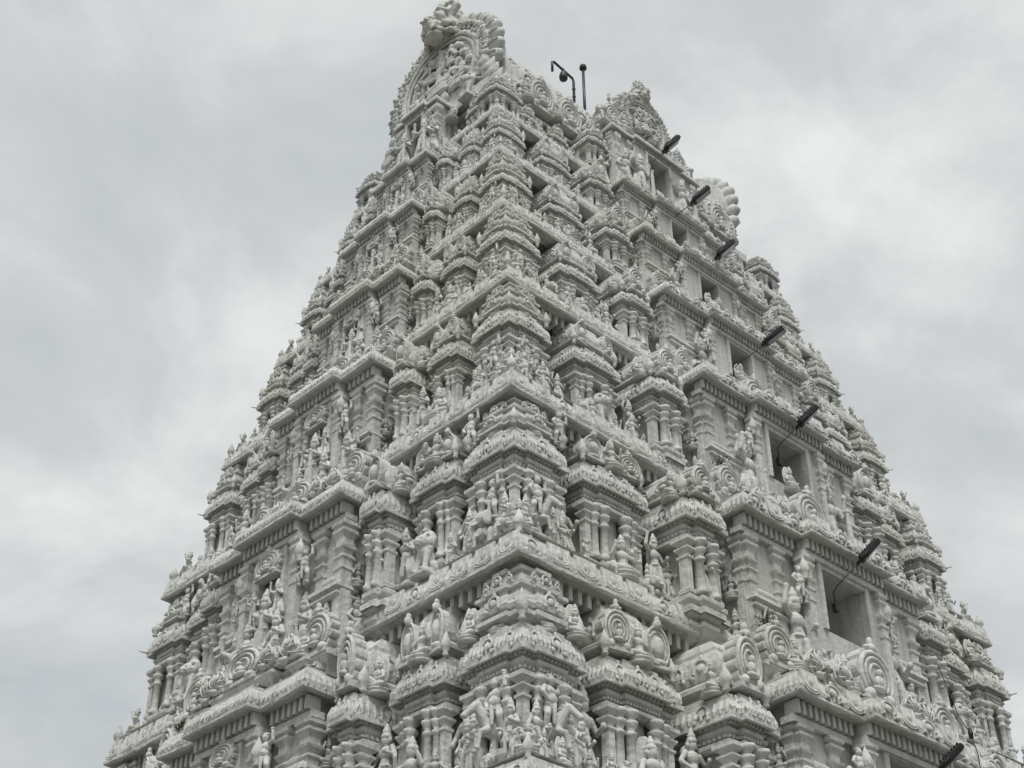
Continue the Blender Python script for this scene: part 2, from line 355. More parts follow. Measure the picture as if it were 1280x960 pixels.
def monster_head():
    b = MB()                 # horned monster face crowning the great gable; face to -y, about 1.9 tall
    b.ell((0,0,.75),(.62,.5,.6)); b.ell((0,-.42,.52),(.42,.34,.26)); b.ell((0,-.66,.66),(.2,.16,.14)); b.ell((0,-.4,.22),(.36,.26,.12))
    for k in (-1, 1):
        b.ell((k*.3,-.42,.9),(.19,.17,.2)); b.ell((k*.3,-.56,.9),(.09,.07,.1)); b.tube([(k*.1,-.46,1.12),(k*.32,-.5,1.2),(k*.54,-.3,1.08)],.09)
        b.tube([(k*.35,-.1,1.15),(k*.62,-.05,1.5),(k*.5,-.05,1.85),(k*.28,-.1,1.75)],[.16,.13,.09,.05])
        b.ell((k*.60,-.05,.62),(.14,.2,.2)); b.ell((k*.66,-.2,.56),(.08,.1,.1)); b.ell((k*.68,.0,.72),(.08,.1,.1)); b.ell((k*.58,-.22,.3),(.11,.12,.1)); b.ell((k*.66,-.1,.36),(.08,.1,.09)); b.ell((k*.68,.05,.5),(.07,.1,.08)); b.cap((k*.22,-.62,.45),(k*.24,-.68,.22),.06,.02)
        b.ell((k*.1,-.8,.62),(.06,.06,.05)); b.ell((k*.48,-.36,.55),(.13,.14,.13)); b.ell((k*.70,.0,.95),(.09,.15,.12)); b.ell((k*.72,.0,1.12),(.07,.1,.1))
    for k in range(5): b.cap((-.3+.15*k,-.62,.42),(-.3+.15*k,-.64,.3),.05,.03)
    for q in range(26):
        an = 2.399*q; rr = .62*math.sqrt((q+.5)/26); z_ = .95+.5*math.sqrt(max(0,1-(rr/.66)**2)); b.ell((rr*math.cos(an), .12+rr*.6*math.sin(an), z_), (.1,.1,.12), 8, 6)
    for k in (-1,1):
        for q in range(5): b.ell((k*(.3+.09*q),-.5+.1*q,.34-.02*q),(.07,.07,.08),8,6); b.cap((k*(.1+.1*q),-.35,1.2+.05*q),(k*(.12+.13*q),-.25,1.45+.02*q),.06,.03)
    b.ell((0,-.1,1.4),(.24,.2,.3)); b.ell((0,-.15,1.75),(.17,.16,.2)); b.ell((0,-.1,1.98),(.09,.09,.16))
    return b
ST = {
 'guardian': remeshed(fig_standing(True), 'guardian_statue', M_LIME, .016, .22),
 'attendant': remeshed(fig_standing(False, False, False), 'standing_statue', M_LIME, .016, .22),
 'dancer': remeshed(fig_dancer(), 'dancing_statue', M_LIME, .016, .22),
 'seated': remeshed(fig_seated(), 'seated_statue', M_LIME, .015, .2),
 'seated2': remeshed(fig_seated(False, 1), 'seated_statue', M_LIME, .015, .2),
 'atlas': remeshed(fig_atlas(), 'bearer_statue', M_LIME, .017, .22),
 'horse': remeshed(fig_horse(), 'horse_rider_statue', M_LIME, .018, .22),
 'lion': remeshed(fig_lion(), 'lion_statue', M_LIME, .017, .22),
 'elephant': remeshed(fig_elephant(), 'elephant_statue', M_LIME, .018, .22),
}
SNAME = {'guardian': 'guardian_statue', 'attendant': 'standing_statue', 'dancer': 'dancing_statue', 'seated': 'seated_statue', 'seated2': 'seated_statue',
         'atlas': 'bearer_statue', 'horse': 'horse_rider_statue', 'lion': 'lion_statue', 'elephant': 'elephant_statue'}
FIG_MB = fig_seated(False, 1)
MONSTER = remeshed(monster_head(), 'monster_head', M_LIME, .024, .4)
def statue(kind, F, x, y, z, s, turn=0.0):
    k = s*random.uniform(.94, 1.06)
    part(SNAME[kind], ST[kind], M=F @ T(x, y, z) @ RZ(turn+random.uniform(-.12, .12)) @ S(k, k, k))

# ------------------------------------------------------------------ ornament meshes
def horseshoe(r, a0=-48, a1=228, n=40):
    return [(r*math.cos(R(a0+(a1-a0)*k/n)), r*math.sin(R(a0+(a1-a0)*k/n))) for k in range(n+1)]
def extrude_xz(b, pts, y0, y1, smooth=False):
    n = len(pts); vs = [(p[0], y0, p[1]) for p in pts]+[(p[0], y1, p[1]) for p in pts]
    fs = [tuple(range(n)), tuple(reversed(range(n, 2*n)))]
    for i in range(n): j = (i+1) % n; fs.append((j, i, n+i, n+j))
    b.add(vs, fs, smooth)
def arch_lobed(lobes=11, depth=.2, tip=True):
    """horseshoe gable, base z=0, about 1 wide and 1.2 tall; front to -y"""
    b = MB(); n = lobes*6; out = []
    for k in range(n+1):
        a = R(-50+280*k/n); ph = abs(math.sin(math.pi*lobes*k/n)); r = .43+.085*ph**.45
        out.append((r*math.cos(a), .47+r*math.sin(a)*1.06))
    out += [(-.3, 0), (.3, 0)]
    extrude_xz(b, out, -depth*.4, depth*.6)
    for (rr, t, yy) in ((.41, .045, -.45), (.31, .035, -.5), (.2, .03, -.52)):
        b.tube([(x, depth*yy, .47+z*1.06) for x, z in horseshoe(rr, n=22)], t, 6)
    inn = [(x, .47+z*1.06) for x, z in horseshoe(.3, n=20)]; extrude_xz(b, inn, -depth*.45, 0)
    b.ell((0,-depth*.6,.36),(.1,.08,.12)); b.ell((0,-depth*.7,.52),(.055,.06,.07)); b.ell((0,-depth*.6,.24),(.17,.08,.06))
    b.ell((-.26,-depth*.5,.1),(.12,.09,.11)); b.ell((.26,-depth*.5,.1),(.12,.09,.11))
    b.box(-.42,.42,-depth*.7,depth*.6,-.03,.06)
    if tip:
        b.ell((0,-depth*.3,1.0),(.1,.1,.1)); b.ell((0,-depth*.3,1.12),(.06,.06,.1)); b.ell((-.12,-depth*.3,1.0),(.06,.06,.05)); b.ell((.12,-depth*.3,1.0),(.06,.06,.05))
    return b
def arch_disc(depth=.22):
    b = MB(); out = []
    for k in range(33):
        a = R(-62+304*k/32); out.append((.40*math.cos(a), .50+.5*math.sin(a)))
    extrude_xz(b, out, -depth*.3, depth*.7)
    b.tube([(p[0]*.96, -depth*.3, .5+(p[1]-.5)*.96) for p in out], .04, 6)
    b.tube([(p[0]*.7, -depth*.32, .5+(p[1]-.5)*.7) for p in out], .025, 6)
    b.ell((0,-depth*.4,.48),(.2,.1,.26)); b.ell((0,-depth*.4,1.02),(.12,.12,.12)); b.ell((0,-depth*.4,1.14),(.07,.07,.09)); b.ell((0,-depth*.3,.12),(.3,.12,.1))
    b.box(-.36,.36,-depth*.7,depth*.7,-.03,.05)
    return b
def fan():
    """wicker-like fan ornament, ~.8 wide .8 tall"""
    b = MB(); out = [(.16,0)]
    for k in range(15):
        a = R(15+150*k/14); r = .62+.03*(k % 2); out.append((r*math.cos(a)*.8, .12+r*math.sin(a)))
    out.append((-.16, 0)); extrude_xz(b, out, -.03, .12)
    for k in range(6):
        a = R(25+130*k/5); 
        b.tube([(.0+.12*math.cos(a), -.06, .1+.12*math.sin(a)), (.3*math.cos(a+.25)*.85, -.13, .12+.36*math.sin(a+.25)), (.6*math.cos(a+.4)*.8, -.06, .12+.6*math.sin(a+.4))], .028, 5)
        b.tube([(.0+.12*math.cos(a), -.06, .1+.12*math.sin(a)), (.3*math.cos(a-.25)*.85, -.15, .12+.36*math.sin(a-.25)), (.6*math.cos(a-.4)*.8, -.06, .12+.6*math.sin(a-.4))], .028, 5)
    b.tube([(p[0], -.04, p[1]) for p in out[1:-1]], .045, 6)
    b.ell((0,-.08,.06),(.2,.14,.1))
    return b
def bud():
    b = MB(); b.lathe([(.07,0),(.1,.05),(.06,.1),(.13,.2),(.15,.3),(.11,.44),(.05,.56),(.01,.66)], 8); return b
def pot():
    b = MB(); b.lathe([(.16,0),(.2,.04),(.1,.09),(.16,.14),(.2,.2),(.15,.27),(.07,.31),(.1,.34),(.05,.4),(.02,.5)], 10); return b
def spout():
    b = MB(); b.tube([(0,.1,0),(0,-.2,.02),(0,-.45,.05),(0,-.6,.08)], [.05,.045,.035,.03], 6); b.ell((0,-.05,0),(.09,.09,.09)); return b
ME_LOBED = arch_lobed().mesh('gable_arch', M_LIME); ME_LOBED2 = arch_lobed(7, .24).mesh('gable_arch', M_LIME)
ME_DISC = arch_disc().mesh('disc_gable', M_LIME); ME_FAN = fan().mesh('fan_ornament', M_LIME)
ME_BUD = bud().mesh('leaf_bud', M_LIME); ME_POT = pot().mesh('finial', M_LIME); ME_SPOUT = spout().mesh('water_spout', M_LIME)
def small_arch():
    """low relief arch motif lying on a sloping cornice; 1 wide, 1 tall"""
    b = MB()
    b.tube([(x, -.05, .42+z) for x, z in horseshoe(.36, -35, 215, 14)], .075, 5); b.ell((0,-.05,.42),(.22,.1,.22), 8, 4); b.ell((0,-.04,.9),(.1,.1,.14), 6, 4)
    b.ell((-.4,-.03,.12),(.14,.09,.12), 6, 4); b.ell((.4,-.03,.12),(.14,.09,.12), 6, 4)
    return b
MB_KUDU = small_arch(); ME_KUDU = small_arch().mesh('arch_motif', M_LIME)
def leaf_panel():
    """scalloped leaf plate hanging on a cornice; 1 wide 1 tall"""
    b = MB(); pts = [(-.46,1),(-.46,.35)]+[(.46*math.cos(R(180+180*k/8)), .35+.33*math.sin(R(180+180*k/8))) for k in range(1,8)]+[(.46,.35),(.46,1)]
    extrude_xz(b, pts, -.07, .05); b.tube([(p[0]*.72,-.08,.1+p[1]*.8) for p in pts], .035, 4); b.ell((0,-.08,.55),(.14,.06,.22), 6, 4)
    return b
def niche_mb(aw, k):
    mb = MB(); pl_ = [(-aw,.3*k),(-aw,-.10*k),(aw,-.10*k),(aw,.3*k)]
    mb.loft(pl_, [(0,0),(0,.1*k),(-.03*k,.12*k)], cap1=True); mb.box(-aw*.95,-aw*.6,-.08*k,.2*k,.1*k,1.25*k); mb.box(aw*.6,aw*.95,-.08*k,.2*k,.1*k,1.25*k)
    mb.loft(pl_, [(0,1.25*k),(.06*k,1.3*k),(.06*k,1.36*k),(.0,1.4*k),(.1*k,1.46*k),(.08*k,1.56*k),(-.04*k,1.66*k),(-.02*k,1.7*k),(-.02*k,1.76*k),(-.1*k,1.86*k),(-.2*k,1.95*k)], cap0=True, cap1=True)
    return mb
NICHE = niche_mb(.3, 1.0).mesh('niche', M_LIME)
ME_LEAFP = leaf_panel().mesh('leaf_panel', M_LIME)

# ------------------------------------------------------------------ pillars
def pilaster_mb(h, w):
    """square pilaster, base at z 0, top at h; engaged"""
    b = MB(); sq = rect(-w/2, w/2, -w/2, w/2)
    b.loft(sq, [(.03,0),(.03,.08),(.0,.11),(.0,h*.62),(.03,h*.64),(.03,h*.68),(-.01,h*.70),(.0,h*.74),(.06,h*.80),(.06,h*.83),(.0,h*.86),(.02,h*.88),(.10,h*.94),(.10,h)], cap0=True, cap1=True)
    return b
def round_pillar_mb(h, r):
    b = MB(); b.lathe([(r*1.35,0),(r*1.35,.08),(r*1.05,.12),(r,.16),(r*.92,h*.6),(r*1.25,h*.62),(r*1.25,h*.66),(r*.85,h*.69),(r*1.1,h*.74),(r*1.5,h*.79),(r*1.55,h*.83),(r*.9,h*.86),(r*1.1,h*.89),(r*1.75,h*.95),(r*1.75,h)], 12)
    return b

# ------------------------------------------------------------------ kiosks (miniature shrines): reference height 3.62
def kiosk_plan(w, d, back, rr=.09, rw=.52):
    hw = w/2; hr = w*rw/2
    return [(-hw, back), (-hw, -d), (-hr, -d), (-hr, -d-rr), (hr, -d-rr), (hr, -d), (hw, -d), (hw, back)]
def kuta_plan(w, rr=.08, rw=.5):
    h = w/2; r = w*rw/2; p = []
    for k in range(4):
        c, s = [(1,0),(0,1),(-1,0),(0,-1)][k]
        for (x, y) in ((-h,-h),(-r,-h),(-r,-h-rr),(r,-h-rr),(r,-h)): p.append((x*c-y*s, x*s+y*c))
    return p
PR_BASE = [(.12,-.02),(.12,.10),(.03,.15),(.03,.20),(.10,.25),(.10,.34),(.0,.40),(-.02,.42)]
PR_WALL = [(-.20,.36),(-.20,1.65)]
PR_ENT = [(-.06,1.52),(.05,1.57),(.05,1.64),(-.03,1.67),(-.03,1.73),(.06,1.79),(.06,1.85),(.0,1.88),(.10,1.98)]
PR_EAVE = [(.02,1.98),(.13,1.97),(.16,1.92),(.205,1.93),(.205,2.02),(.175,2.03),(.165,2.15),(.145,2.27),(.12,2.29),(.12,2.34),(.08,2.35),(.08,2.41),(.03,2.43),(.03,2.50),(-.1,2.51)]
PR_NECK = [(-.12,2.46),(-.12,2.60),(-.0,2.64),(.07,2.65),(.07,2.72),(-.03,2.78),(-.06,2.79)]
PR_DOME = [(-.08,2.77),(.03,2.80),(.05,2.87),(-.01,2.92),(-.03,3.05),(-.09,3.08),(-.09,3.13),(-.02,3.16),(-.02,3.22),(-.10,3.26),(-.12,3.37),(-.19,3.40),(-.19,3.45),(-.13,3.47),(-.13,3.53),(-.24,3.57),(-.32,3.66)]
PR_SHALA = [(-.10,2.77),(-.03,2.82),(.0,2.93),(-.02,3.06),(-.07,3.18),(-.14,3.28),(-.14,3.34),(-.20,3.44),(-.28,3.52)]
def ribs(b, path, prof_pts, spacing, r, closed=False):
    """row of carved leaf ribs lying on a cornice face; prof_pts = (offset, z) of the foot and the head of a rib"""
    (d0, z0), (d1, z1) = prof_pts
    n = len(path)
    for i in range(n if closed else n-1):
        p, q = path[i], path[(i+1) % n]; l = math.hypot(q[0]-p[0], q[1]-p[1])
        if l < spacing*.8: continue
        ux, uy = (q[0]-p[0])/l, (q[1]-p[1])/l; nx, ny = uy, -ux; m = max(1, int(l/spacing))
        for k in range(m):
            t = (k+.5)*l/m; x, y = p[0]+ux*t, p[1]+uy*t; zj = random.uniform(-.1,.1)*(z1-z0)
            hw = l/m*.36; v = []
            for (dd, zz, f) in ((d0,z0,.5),(d0+(d1-d0)*.35+r,z0+(z1-z0)*.4,1.0),(d1+r*.6,z1+zj,.75),(d1-r,z1+zj+(z1-z0)*.12,.15)):
                for sg, o in ((-1,-r),(0,r*.5),(1,-r)):
                    v.append((x+ux*hw*f*sg+nx*(dd+o), y+uy*hw*f*sg+ny*(dd+o), zz))
            fs = []
            for a in range(3):
                for c in range(2): fs.append((a*3+c, a*3+c+1, a*3+c+4, a*3+c+3))
            b.add(v, fs)
def kiosk_meshes(plan, w, kind):
    m = {}
    b = MB(); b.loft(plan, PR_BASE, cap1=True); m['kiosk_base'] = b.mesh('kiosk_base', M_LIME, .004)
    b = MB(); b.loft(plan, PR_WALL, cap1=True); m['wall'] = b.mesh('kiosk_wall', M_WALL, .003)
    b = MB(); b.loft(plan, PR_ENT, cap0=True, cap1=True)
    for (d_, z_, hz, sp) in ((.08,1.90,.07,.10),(.02,1.68,.05,.085)):
        op = offset_path(plan, d_)
        for a_, c_ in zip(op, op[1:]+(op[:1] if kind == 'kuta' else [])):
            l_ = math.hypot(c_[0]-a_[0], c_[1]-a_[1]); n_ = int(l_/sp)
            for q in range(n_):
                t = (q+.5)/n_; x_, y_ = a_[0]+(c_[0]-a_[0])*t, a_[1]+(c_[1]-a_[1])*t; b.box(x_-.026, x_+.026, y_-.026, y_+.026, z_, z_+hz)
    m['entablature'] = b.mesh('entablature', M_LIME, .004)
    b = MB(); b.loft(plan, PR_EAVE, cap1=True); ribs(b, offset_path(plan, .18), [(.035,2.03),(-.04,2.27)], .105, .03, closed=True)
    def motifs(x, y, rot, k):
        b.merge(MB_KUDU, T(x, y, 1.99) @ RZ(rot) @ T(0,-.215,0) @ Matrix.Rotation(R(-14),4,'X') @ S(k,k*.9,.44))
    if kind == 'kuta':
        for q in range(4):
            a = q*math.pi/2; hw = w/2
            for (x, y) in ((-w*.37, -hw), (w*.37, -hw), (0, -hw-.08)):
                motifs(x*math.cos(a)-y*math.sin(a), x*math.sin(a)+y*math.cos(a), a, w*.2 if x else w*.3)
    else:
        d = -plan[1][1]
        for x in (-w*.37, w*.37): motifs(x, -d, 0, w*.19)
        motifs(-w*.12, -d-.09, 0, w*.19); motifs(w*.12, -d-.09, 0, w*.19)
        for sx in (-1, 1): motifs(sx*w/2, -d*.5, sx*math.pi/2, .3)
    m['eave'] = b.mesh('eave', M_LIME, .004)
    b = MB(); b.loft(plan, PR_NECK, cap1=True)
    m['neck'] = b.mesh('neck', M_LIME, .004)
    b = MB(); b.loft(plan, PR_DOME if kind == 'kuta' else PR_SHALA, cap1=True)
    if kind == 'kuta':
        for q in range(4):
            a = q*math.pi/2; b.merge(MB_KUDU, RZ(a) @ T(0,-w/2-.11,2.80) @ Matrix.Rotation(R(-14),4,'X') @ S(w*.30,.6,.34))
            b.merge(MB_KUDU, RZ(a) @ T(0,-w/2+.0,3.22) @ Matrix.Rotation(R(-10),4,'X') @ S(w*.22,.5,.26)); b.merge(MB_KUDU, RZ(a) @ T(-w*.24,-w/2+.03,3.22) @ S(w*.14,.4,.2)); b.merge(MB_KUDU, RZ(a) @ T(w*.24,-w/2+.03,3.22) @ S(w*.14,.4,.2))
            b.merge(MB_KUDU, RZ(a) @ T(-w*.36,-w/2+.03,2.80) @ Matrix.Rotation(R(-18),4,'X') @ S(w*.2,.5,.33)); b.merge(MB_KUDU, RZ(a) @ T(w*.36,-w/2+.03,2.80) @ Matrix.Rotation(R(-18),4,'X') @ S(w*.2,.5,.33))
    else:
        for sx in (-1, 1):
            for yy in (-.25, .2): b.merge(MB_KUDU, T(sx*(w/2-.02), yy, 2.84) @ RZ(sx*math.pi/2) @ Matrix.Rotation(R(-12),4,'X') @ S(.36,.6,.42))
        ribs(b, offset_path(plan, -.02), [(.0,2.86),(-.05,3.1)], .10, .02)
    m['roof'] = b.mesh('kiosk_roof', M_LIME, .005)
    return m
PIL_H = 1.16
ME_PIL = pilaster_mb(PIL_H, .17).mesh('pilaster', M_LIME, .003); ME_RPIL = round_pillar_mb(PIL_H, .10).mesh('pillar', M_LIME)
def tall_pilaster(h, w):
    b = MB(); sq = rect(-w/2, w/2, -w/2, w/2)
    b.loft(sq, [(.06,0),(.06,.16),(.02,.2),(.03,.26),(.0,.3),(.0,h-1.0),(.025,h-.98),(.025,h-.92),(-.01,h-.9),(.0,h-.78),(.035,h-.74),(.035,h-.70),(-.02,h-.66),(.01,h-.60),(.05,h-.55),(.06,h-.50),(.0,h-.46),(.0,h-.34),(.03,h-.28),(.07,h-.22),(.07,h-.16),(.02,h-.14),(.09,h-.08),(.09,h)], cap0=True, cap1=True)
    b.box(-w*.22,w*.22,-w/2-.02,0,.4,h-1.1)
    return b
TPH = 2.8; ME_TALL = tall_pilaster(TPH, .26).mesh('pilaster', M_LIME, .004)
KW = {'kuta': 1.30, 'shala': 1.80, 'panjara': 1.16}
KD = .62
KM = {'kuta': kiosk_meshes(kuta_plan(1.30), 1.30, 'kuta'), 'shala': kiosk_meshes(kiosk_plan(1.80, KD, 1.1), 1.80, 'shala'), 'panjara': kiosk_meshes(kiosk_plan(1.16, KD, 1.2, .09, .46), 1.16, 'panjara')}
_b = MB(); _b.loft(kiosk_plan(1.16, KD, .5, .09, .46), [(-.42,-.62),(-.38,-.5),(-.2,-.42),(-.06,-.36),(.03,-.24),(.03,-.16),(-.05,-.1),(.06,-.04),(.08,.0)], cap0=True)
ME_CORBEL = _b.mesh('corbel', M_LIME, .004)
PARTNAME = {'kiosk_base': 'kiosk_base', 'entablature': 'entablature', 'eave': 'eave', 'neck': 'kiosk_neck', 'roof': 'kiosk_roof'}
def kiosk(kind, M, seed, q=1.0, corbel=False):
    rnd = random.Random(seed); m = KM[kind]; w = KW[kind]
    k = part('corner_kiosk' if kind == 'kuta' else 'wall_kiosk', m['wall'], M=M @ S(1,1,q))
    r = (3.62-2.5*q)/1.12/q
    UP = T(0,0,2.5) @ S(1,1,r) @ T(0,0,-2.5)
    for p, nm in PARTNAME.items(): obj(nm, m[p], k, UP if p in ('neck','roof') else None)
    if corbel: obj('corbel', ME_CORBEL, k)
    if kind == 'kuta':
        h = w/2
        for q in range(4):
            A = RZ(q*math.pi/2)
            obj('pilaster', ME_PIL, k, A @ T(-h+.02, -h+.02, .40))
            for sx in (-1, 1): obj('pillar', ME_RPIL, k, A @ T(sx*w*.25, -h-.05, .40))
            obj('leaf_bud', ME_BUD, k, A @ T(-h-.1, -h-.1, 2.46) @ S(.8,.8,.8*r))
        obj('finial', ME_POT, k, UP @ T(0,0,3.50) @ S(.8,.8,.5))
    else:
        d = KD
        for sx in (-1, 1):
            obj('pilaster', ME_PIL, k, T(sx*(w/2-.07), -d+.04, .40))
            obj('pillar', ME_RPIL, k, T(sx*w*.2, -d-.08, .40))
            if kind == 'shala': obj('pillar', ME_RPIL, k, T(sx*w*.34, -d-.02, .40))
            obj('leaf_bud', ME_BUD, k, T(sx*(w/2+.06), -d-.08, 2.46) @ S(.75,.75,.75))
        if kind == 'shala':
            for sx in (-1, 1): obj('disc_gable', rnd.choice([ME_DISC, ME_DISC, ME_LOBED2]), k, UP @ T(sx*w*.33, -d-.02, 2.62) @ RZ(rnd.uniform(-.2,.2)) @ S(.72,.9,.72))
            obj('finial', ME_POT, k, UP @ T(-.16,-d+.3,3.36) @ S(.7,.7,.6)); obj('finial', ME_POT, k, UP @ T(.16,-d+.3,3.36) @ S(.7,.7,.6))
        else:
            obj('gable_arch', rnd.choice([ME_LOBED, ME_DISC, ME_LOBED]), k, UP @ T(0, -d-.1, 2.60) @ S(.9,.95,.92))
    return k

# ------------------------------------------------------------------ cornices
def kapota(k, deep=1.5):
    g = k*.86
    return [(-2.3*k,.68*g),(-.56*k,.68*g),(-.54*k,.0),(-.14*k,.02*g),(-.05*k,-.03*g),(.0,-.01*g),(.02*k,.02*g),(.02*k,.10*g),(-.01*k,.11*g),(-.01*k,.24*g),(-.04*k,.38*g),(-.10*k,.50*g),(-.18*k,.60*g),(-.22*k,.61*g),(-.22*k,.68*g),(-.28*k,.69*g),(-.28*k,.75*g),(-.40*k,.76*g),(-.40*k,.82*g),(-2.4*k,.82*g)]
def densify(path, step):
    out = []
    for a, b in zip(path[:-1], path[1:]):
        n = max(1, int(math.hypot(b[0]-a[0], b[1]-a[1])/step))
        out += [(a[0]+(b[0]-a[0])*j/n, a[1]+(b[1]-a[1])*j/n) for j in range(n)]
    return out+[path[-1]]
F_R = Matrix.Identity(4)                 # right face: front is -Y
F_L = RZ(-math.pi/2)                     # left face: front is -X
def dentils(b, x0, x1, y, z, w, gap, dep, hgt):
    n = max(1, int((x1-x0)/(w+gap)))
    st = (x1-x0)/n
    for i in range(n): b.box(x0+i*st+gap/2, x0+(i+1)*st-gap/2, y, y+dep, z-hgt, z)
def storey(i):
    k = SC[i]; w, l = HW[i], HL[i]; z = H[i]
    # wall of the storey
    b = MB(); iw, il = w-WALL_IN*k, l-WALL_IN*k
    zl = H[i-1]+.70*SC[i-1]; kz = (z-zl)/3.62; q_ = (H[i-1]+EAVE_T[i]*(z-H[i-1])-zl)/kz/1.96; zsh = zl+2.42*q_*kz
    b.loft(rect(-iw, iw, -il, il), [(0, H[i-1]+.4*SC[i-1]), (0, zsh), (-1.5*k, zsh), (-1.5*k, z+.3*k)], cap1=True)
    part('storey_wall', b, M_WALL)
    # cornice: broken by the projecting bays on the two faces in view
    gR, gL = BHR[i]*.9, BHL[i]*.9
    corners = [(-w,-l),(w,-l),(w,l),(-w,l)]
    def lift(p, d):
        dd = min(math.hypot(p[0]-c[0], p[1]-c[1]) for c in corners)
        return .05*k*math.exp(-(dd/(.5*k))**1.3)*(1 if d > -.3*k else max(0, (d+.7*k)/(.4*k)))
    for path in ([(-w,gL*-1),(-w,-l),(-gR,-l)], [(gR,-l),(w,-l),(w,l),(-w,l),(-w,gL)]):
        b = MB(); b.loft(densify(path, .22), [(d, q+z) for d, q in kapota(k)], closed=False, zf=lift)
        ribs(b, [(p[0], p[1]) for p in path], [(.01*k,z+.11*k),(-.06*k,z+.40*k)], .15*k, .024*k)
        c = part('cornice', b, M_LIME, jit=.009*k)
        # scalloped leaf plates and arch motifs along the visible runs
    for F, half, plane, gap in ((F_R, w, l, BHR[i]), (F_L, l, w, BHL[i])):
        run = half-gap; n = max(2, int(run/(.62*k)))
        for sx in (-1, 1):
            for q in range(n):
                x = sx*(gap+run*(q+.5)/n); ww = run/n*.9
                me, nm = ((ME_KUDU, 'arch_motif') if (q+i) % 5 == 2 else (ME_LEAFP, 'leaf_panel'))
                part(nm, me, M=F @ T(x, -plane-(.0 if nm == 'leaf_panel' else .0)*k, z+(.10 if nm == 'leaf_panel' else .10)*k) @ Matrix.Rotation(R(-10),4,'X') @ S(ww*(.98 if nm == 'leaf_panel' else .6), .30*k, (.44 if nm == 'leaf_panel' else .40)*k), parent=c)
        if i > 2: continue
        b = MB()
        for sx in (-1, 1):
            a0, a1 = (gap, half-.2*k) if sx > 0 else (-half+.2*k, -gap)
            dentils(b, a0, a1, -plane+.26*k, z+.02*k, .10*k, .14*k, .34*k, .30*k)
        part('dentil_course', b, M_LIME, M=F, kind='stuff')
    zl = H[i-1]+.70*SC[i-1]; kz = (z-zl)/3.62
    e = EAVE_T[i]; q_ = (H[i-1]+e*(z-H[i-1])-zl)/kz/1.96; ew = HW[i-1]+(w-HW[i-1])*e; el = HL[i-1]+(l-HL[i-1])*e
    kx = ew/9.31; ky = el/6.87; kd = k
    # corner kiosks
    cs = .92 if i < 2 else .84
    sx_, sy_ = cs*kx, cs*max(ky, .62*kx)
    hx, hy = (KW['kuta']/2+.29)*sx_, (KW['kuta']/2+.29)*sy_
    for (cx, cy) in ((-1,-1),(1,-1),(-1,1)):
        kk = kiosk('kuta', T(cx*(ew-hx), cy*(el-hy), zl) @ S(sx_, sy_, kz), i*10+cx+cy*3, q_)
        if cx+cy > -2: obj('water_spout', ME_SPOUT, kk, T(cx*.84, cy*.84, 2.05) @ RZ(math.atan2(cy, cx)+math.pi/2) @ S(.6,.4,.6))
    # wall kiosks
    for F, half, plane, gap, sc, wid3, wid2, wl in ((F_R, ew, el, BHR[i]+(BHR[i-1]-BHR[i])*.33, kx, 1.38, 2.05, il), (F_L, el, ew, BHL[i]+(BHL[i-1]-BHL[i])*.33, ky, .86, 1.42, iw)):
        cw = 1.72*(sx_ if F is F_R else sy_)
        room = half-gap-cw; wid = wid2+wid3; free = room/sc-wid
        if free < .15: f = (room/sc-.15)/wid; wid2 *= f; wid3 *= f; free = .15
        if i >= 2: free += wid2*.18; wid2 *= .82
        for sx in (-1, 1):
            xk3 = gap+.06*sc+wid3*sc/2; xk2 = gap+.06*sc+(wid3+free*.3)*sc+wid2*sc/2
            f3, f2 = wid3*sc/(KW['panjara']+.4), wid2*sc/(KW['shala']+.4)
            yf = (BY if F is F_R else BX)[i]-.45*k-.30*kd
            y3 = yf+.0
            kiosk('panjara', F @ T(sx*xk3, -(yf-KD*kd*1.35), zl-.35*k) @ S(f3, kd*1.35, (z-.25*k-zl+.35*k)/3.62), i*10+sx+50, q_, True)
            yf = plane-.04*k-.2*kd
            kiosk('shala', F @ T(sx*xk2, -(yf-KD*kd), zl) @ S(f2, kd, kz), i*10+sx+70, q_)
            # figures between and above
            rnd = random.Random(i*7+sx+(3 if F is F_R else 0))
            xg = xk2+wid2*sc/2+free*.35*sc
            if i < 2: statue(rnd.choice(['attendant','dancer','guardian']), F, sx*xg, -(plane-.42*k), zl, .9*k)
            statue(rnd.choice(['attendant','dancer']), F, sx*(xk3+wid3*sc/2+.06*k), -(plane-.1*k), zl+.1*k, .75*k)
            if i < 2: statue('seated2', F, sx*xk2, -(plane-.16*k), zl+2.5*q_*kz, .58*k)
            statue(rnd.choice(['seated','seated','seated2','lion']), F, sx*xk2, -(plane+.0*k), zl, .80*k)
            statue(rnd.choice(['dancer','attendant']), F, sx*xk3, -(y3+.03*k), zl+.03*kz, .60*k)
            statue(rnd.choice(['seated2','seated']), F, sx*(xk3+wid3*sc*.42), -(y3-.2*k), zl+2.16*q_*kz, .55*k)
            if i < 2: statue(rnd.choice(['atlas','seated']), F, sx*(half-cw*.95), -(plane-.2*k), zl+2.5*q_*kz, .5*k)
    # little figures along the ledge and on the cornice corners
    for (cx, cy) in ((-1,-1),(1,-1),(-1,1)):
        statue('seated2', T(cx*(w-.42*k), cy*(l-.42*k), z+.70*k) @ RZ(math.atan2(cy, cx)+math.pi/2), 0, 0, 0, .52*k)
        part('leaf_bud', ME_BUD, M=T(cx*(w-.16*k), cy*(l-.16*k), z+.52*k) @ S(.8*k,.8*k,.75*k))
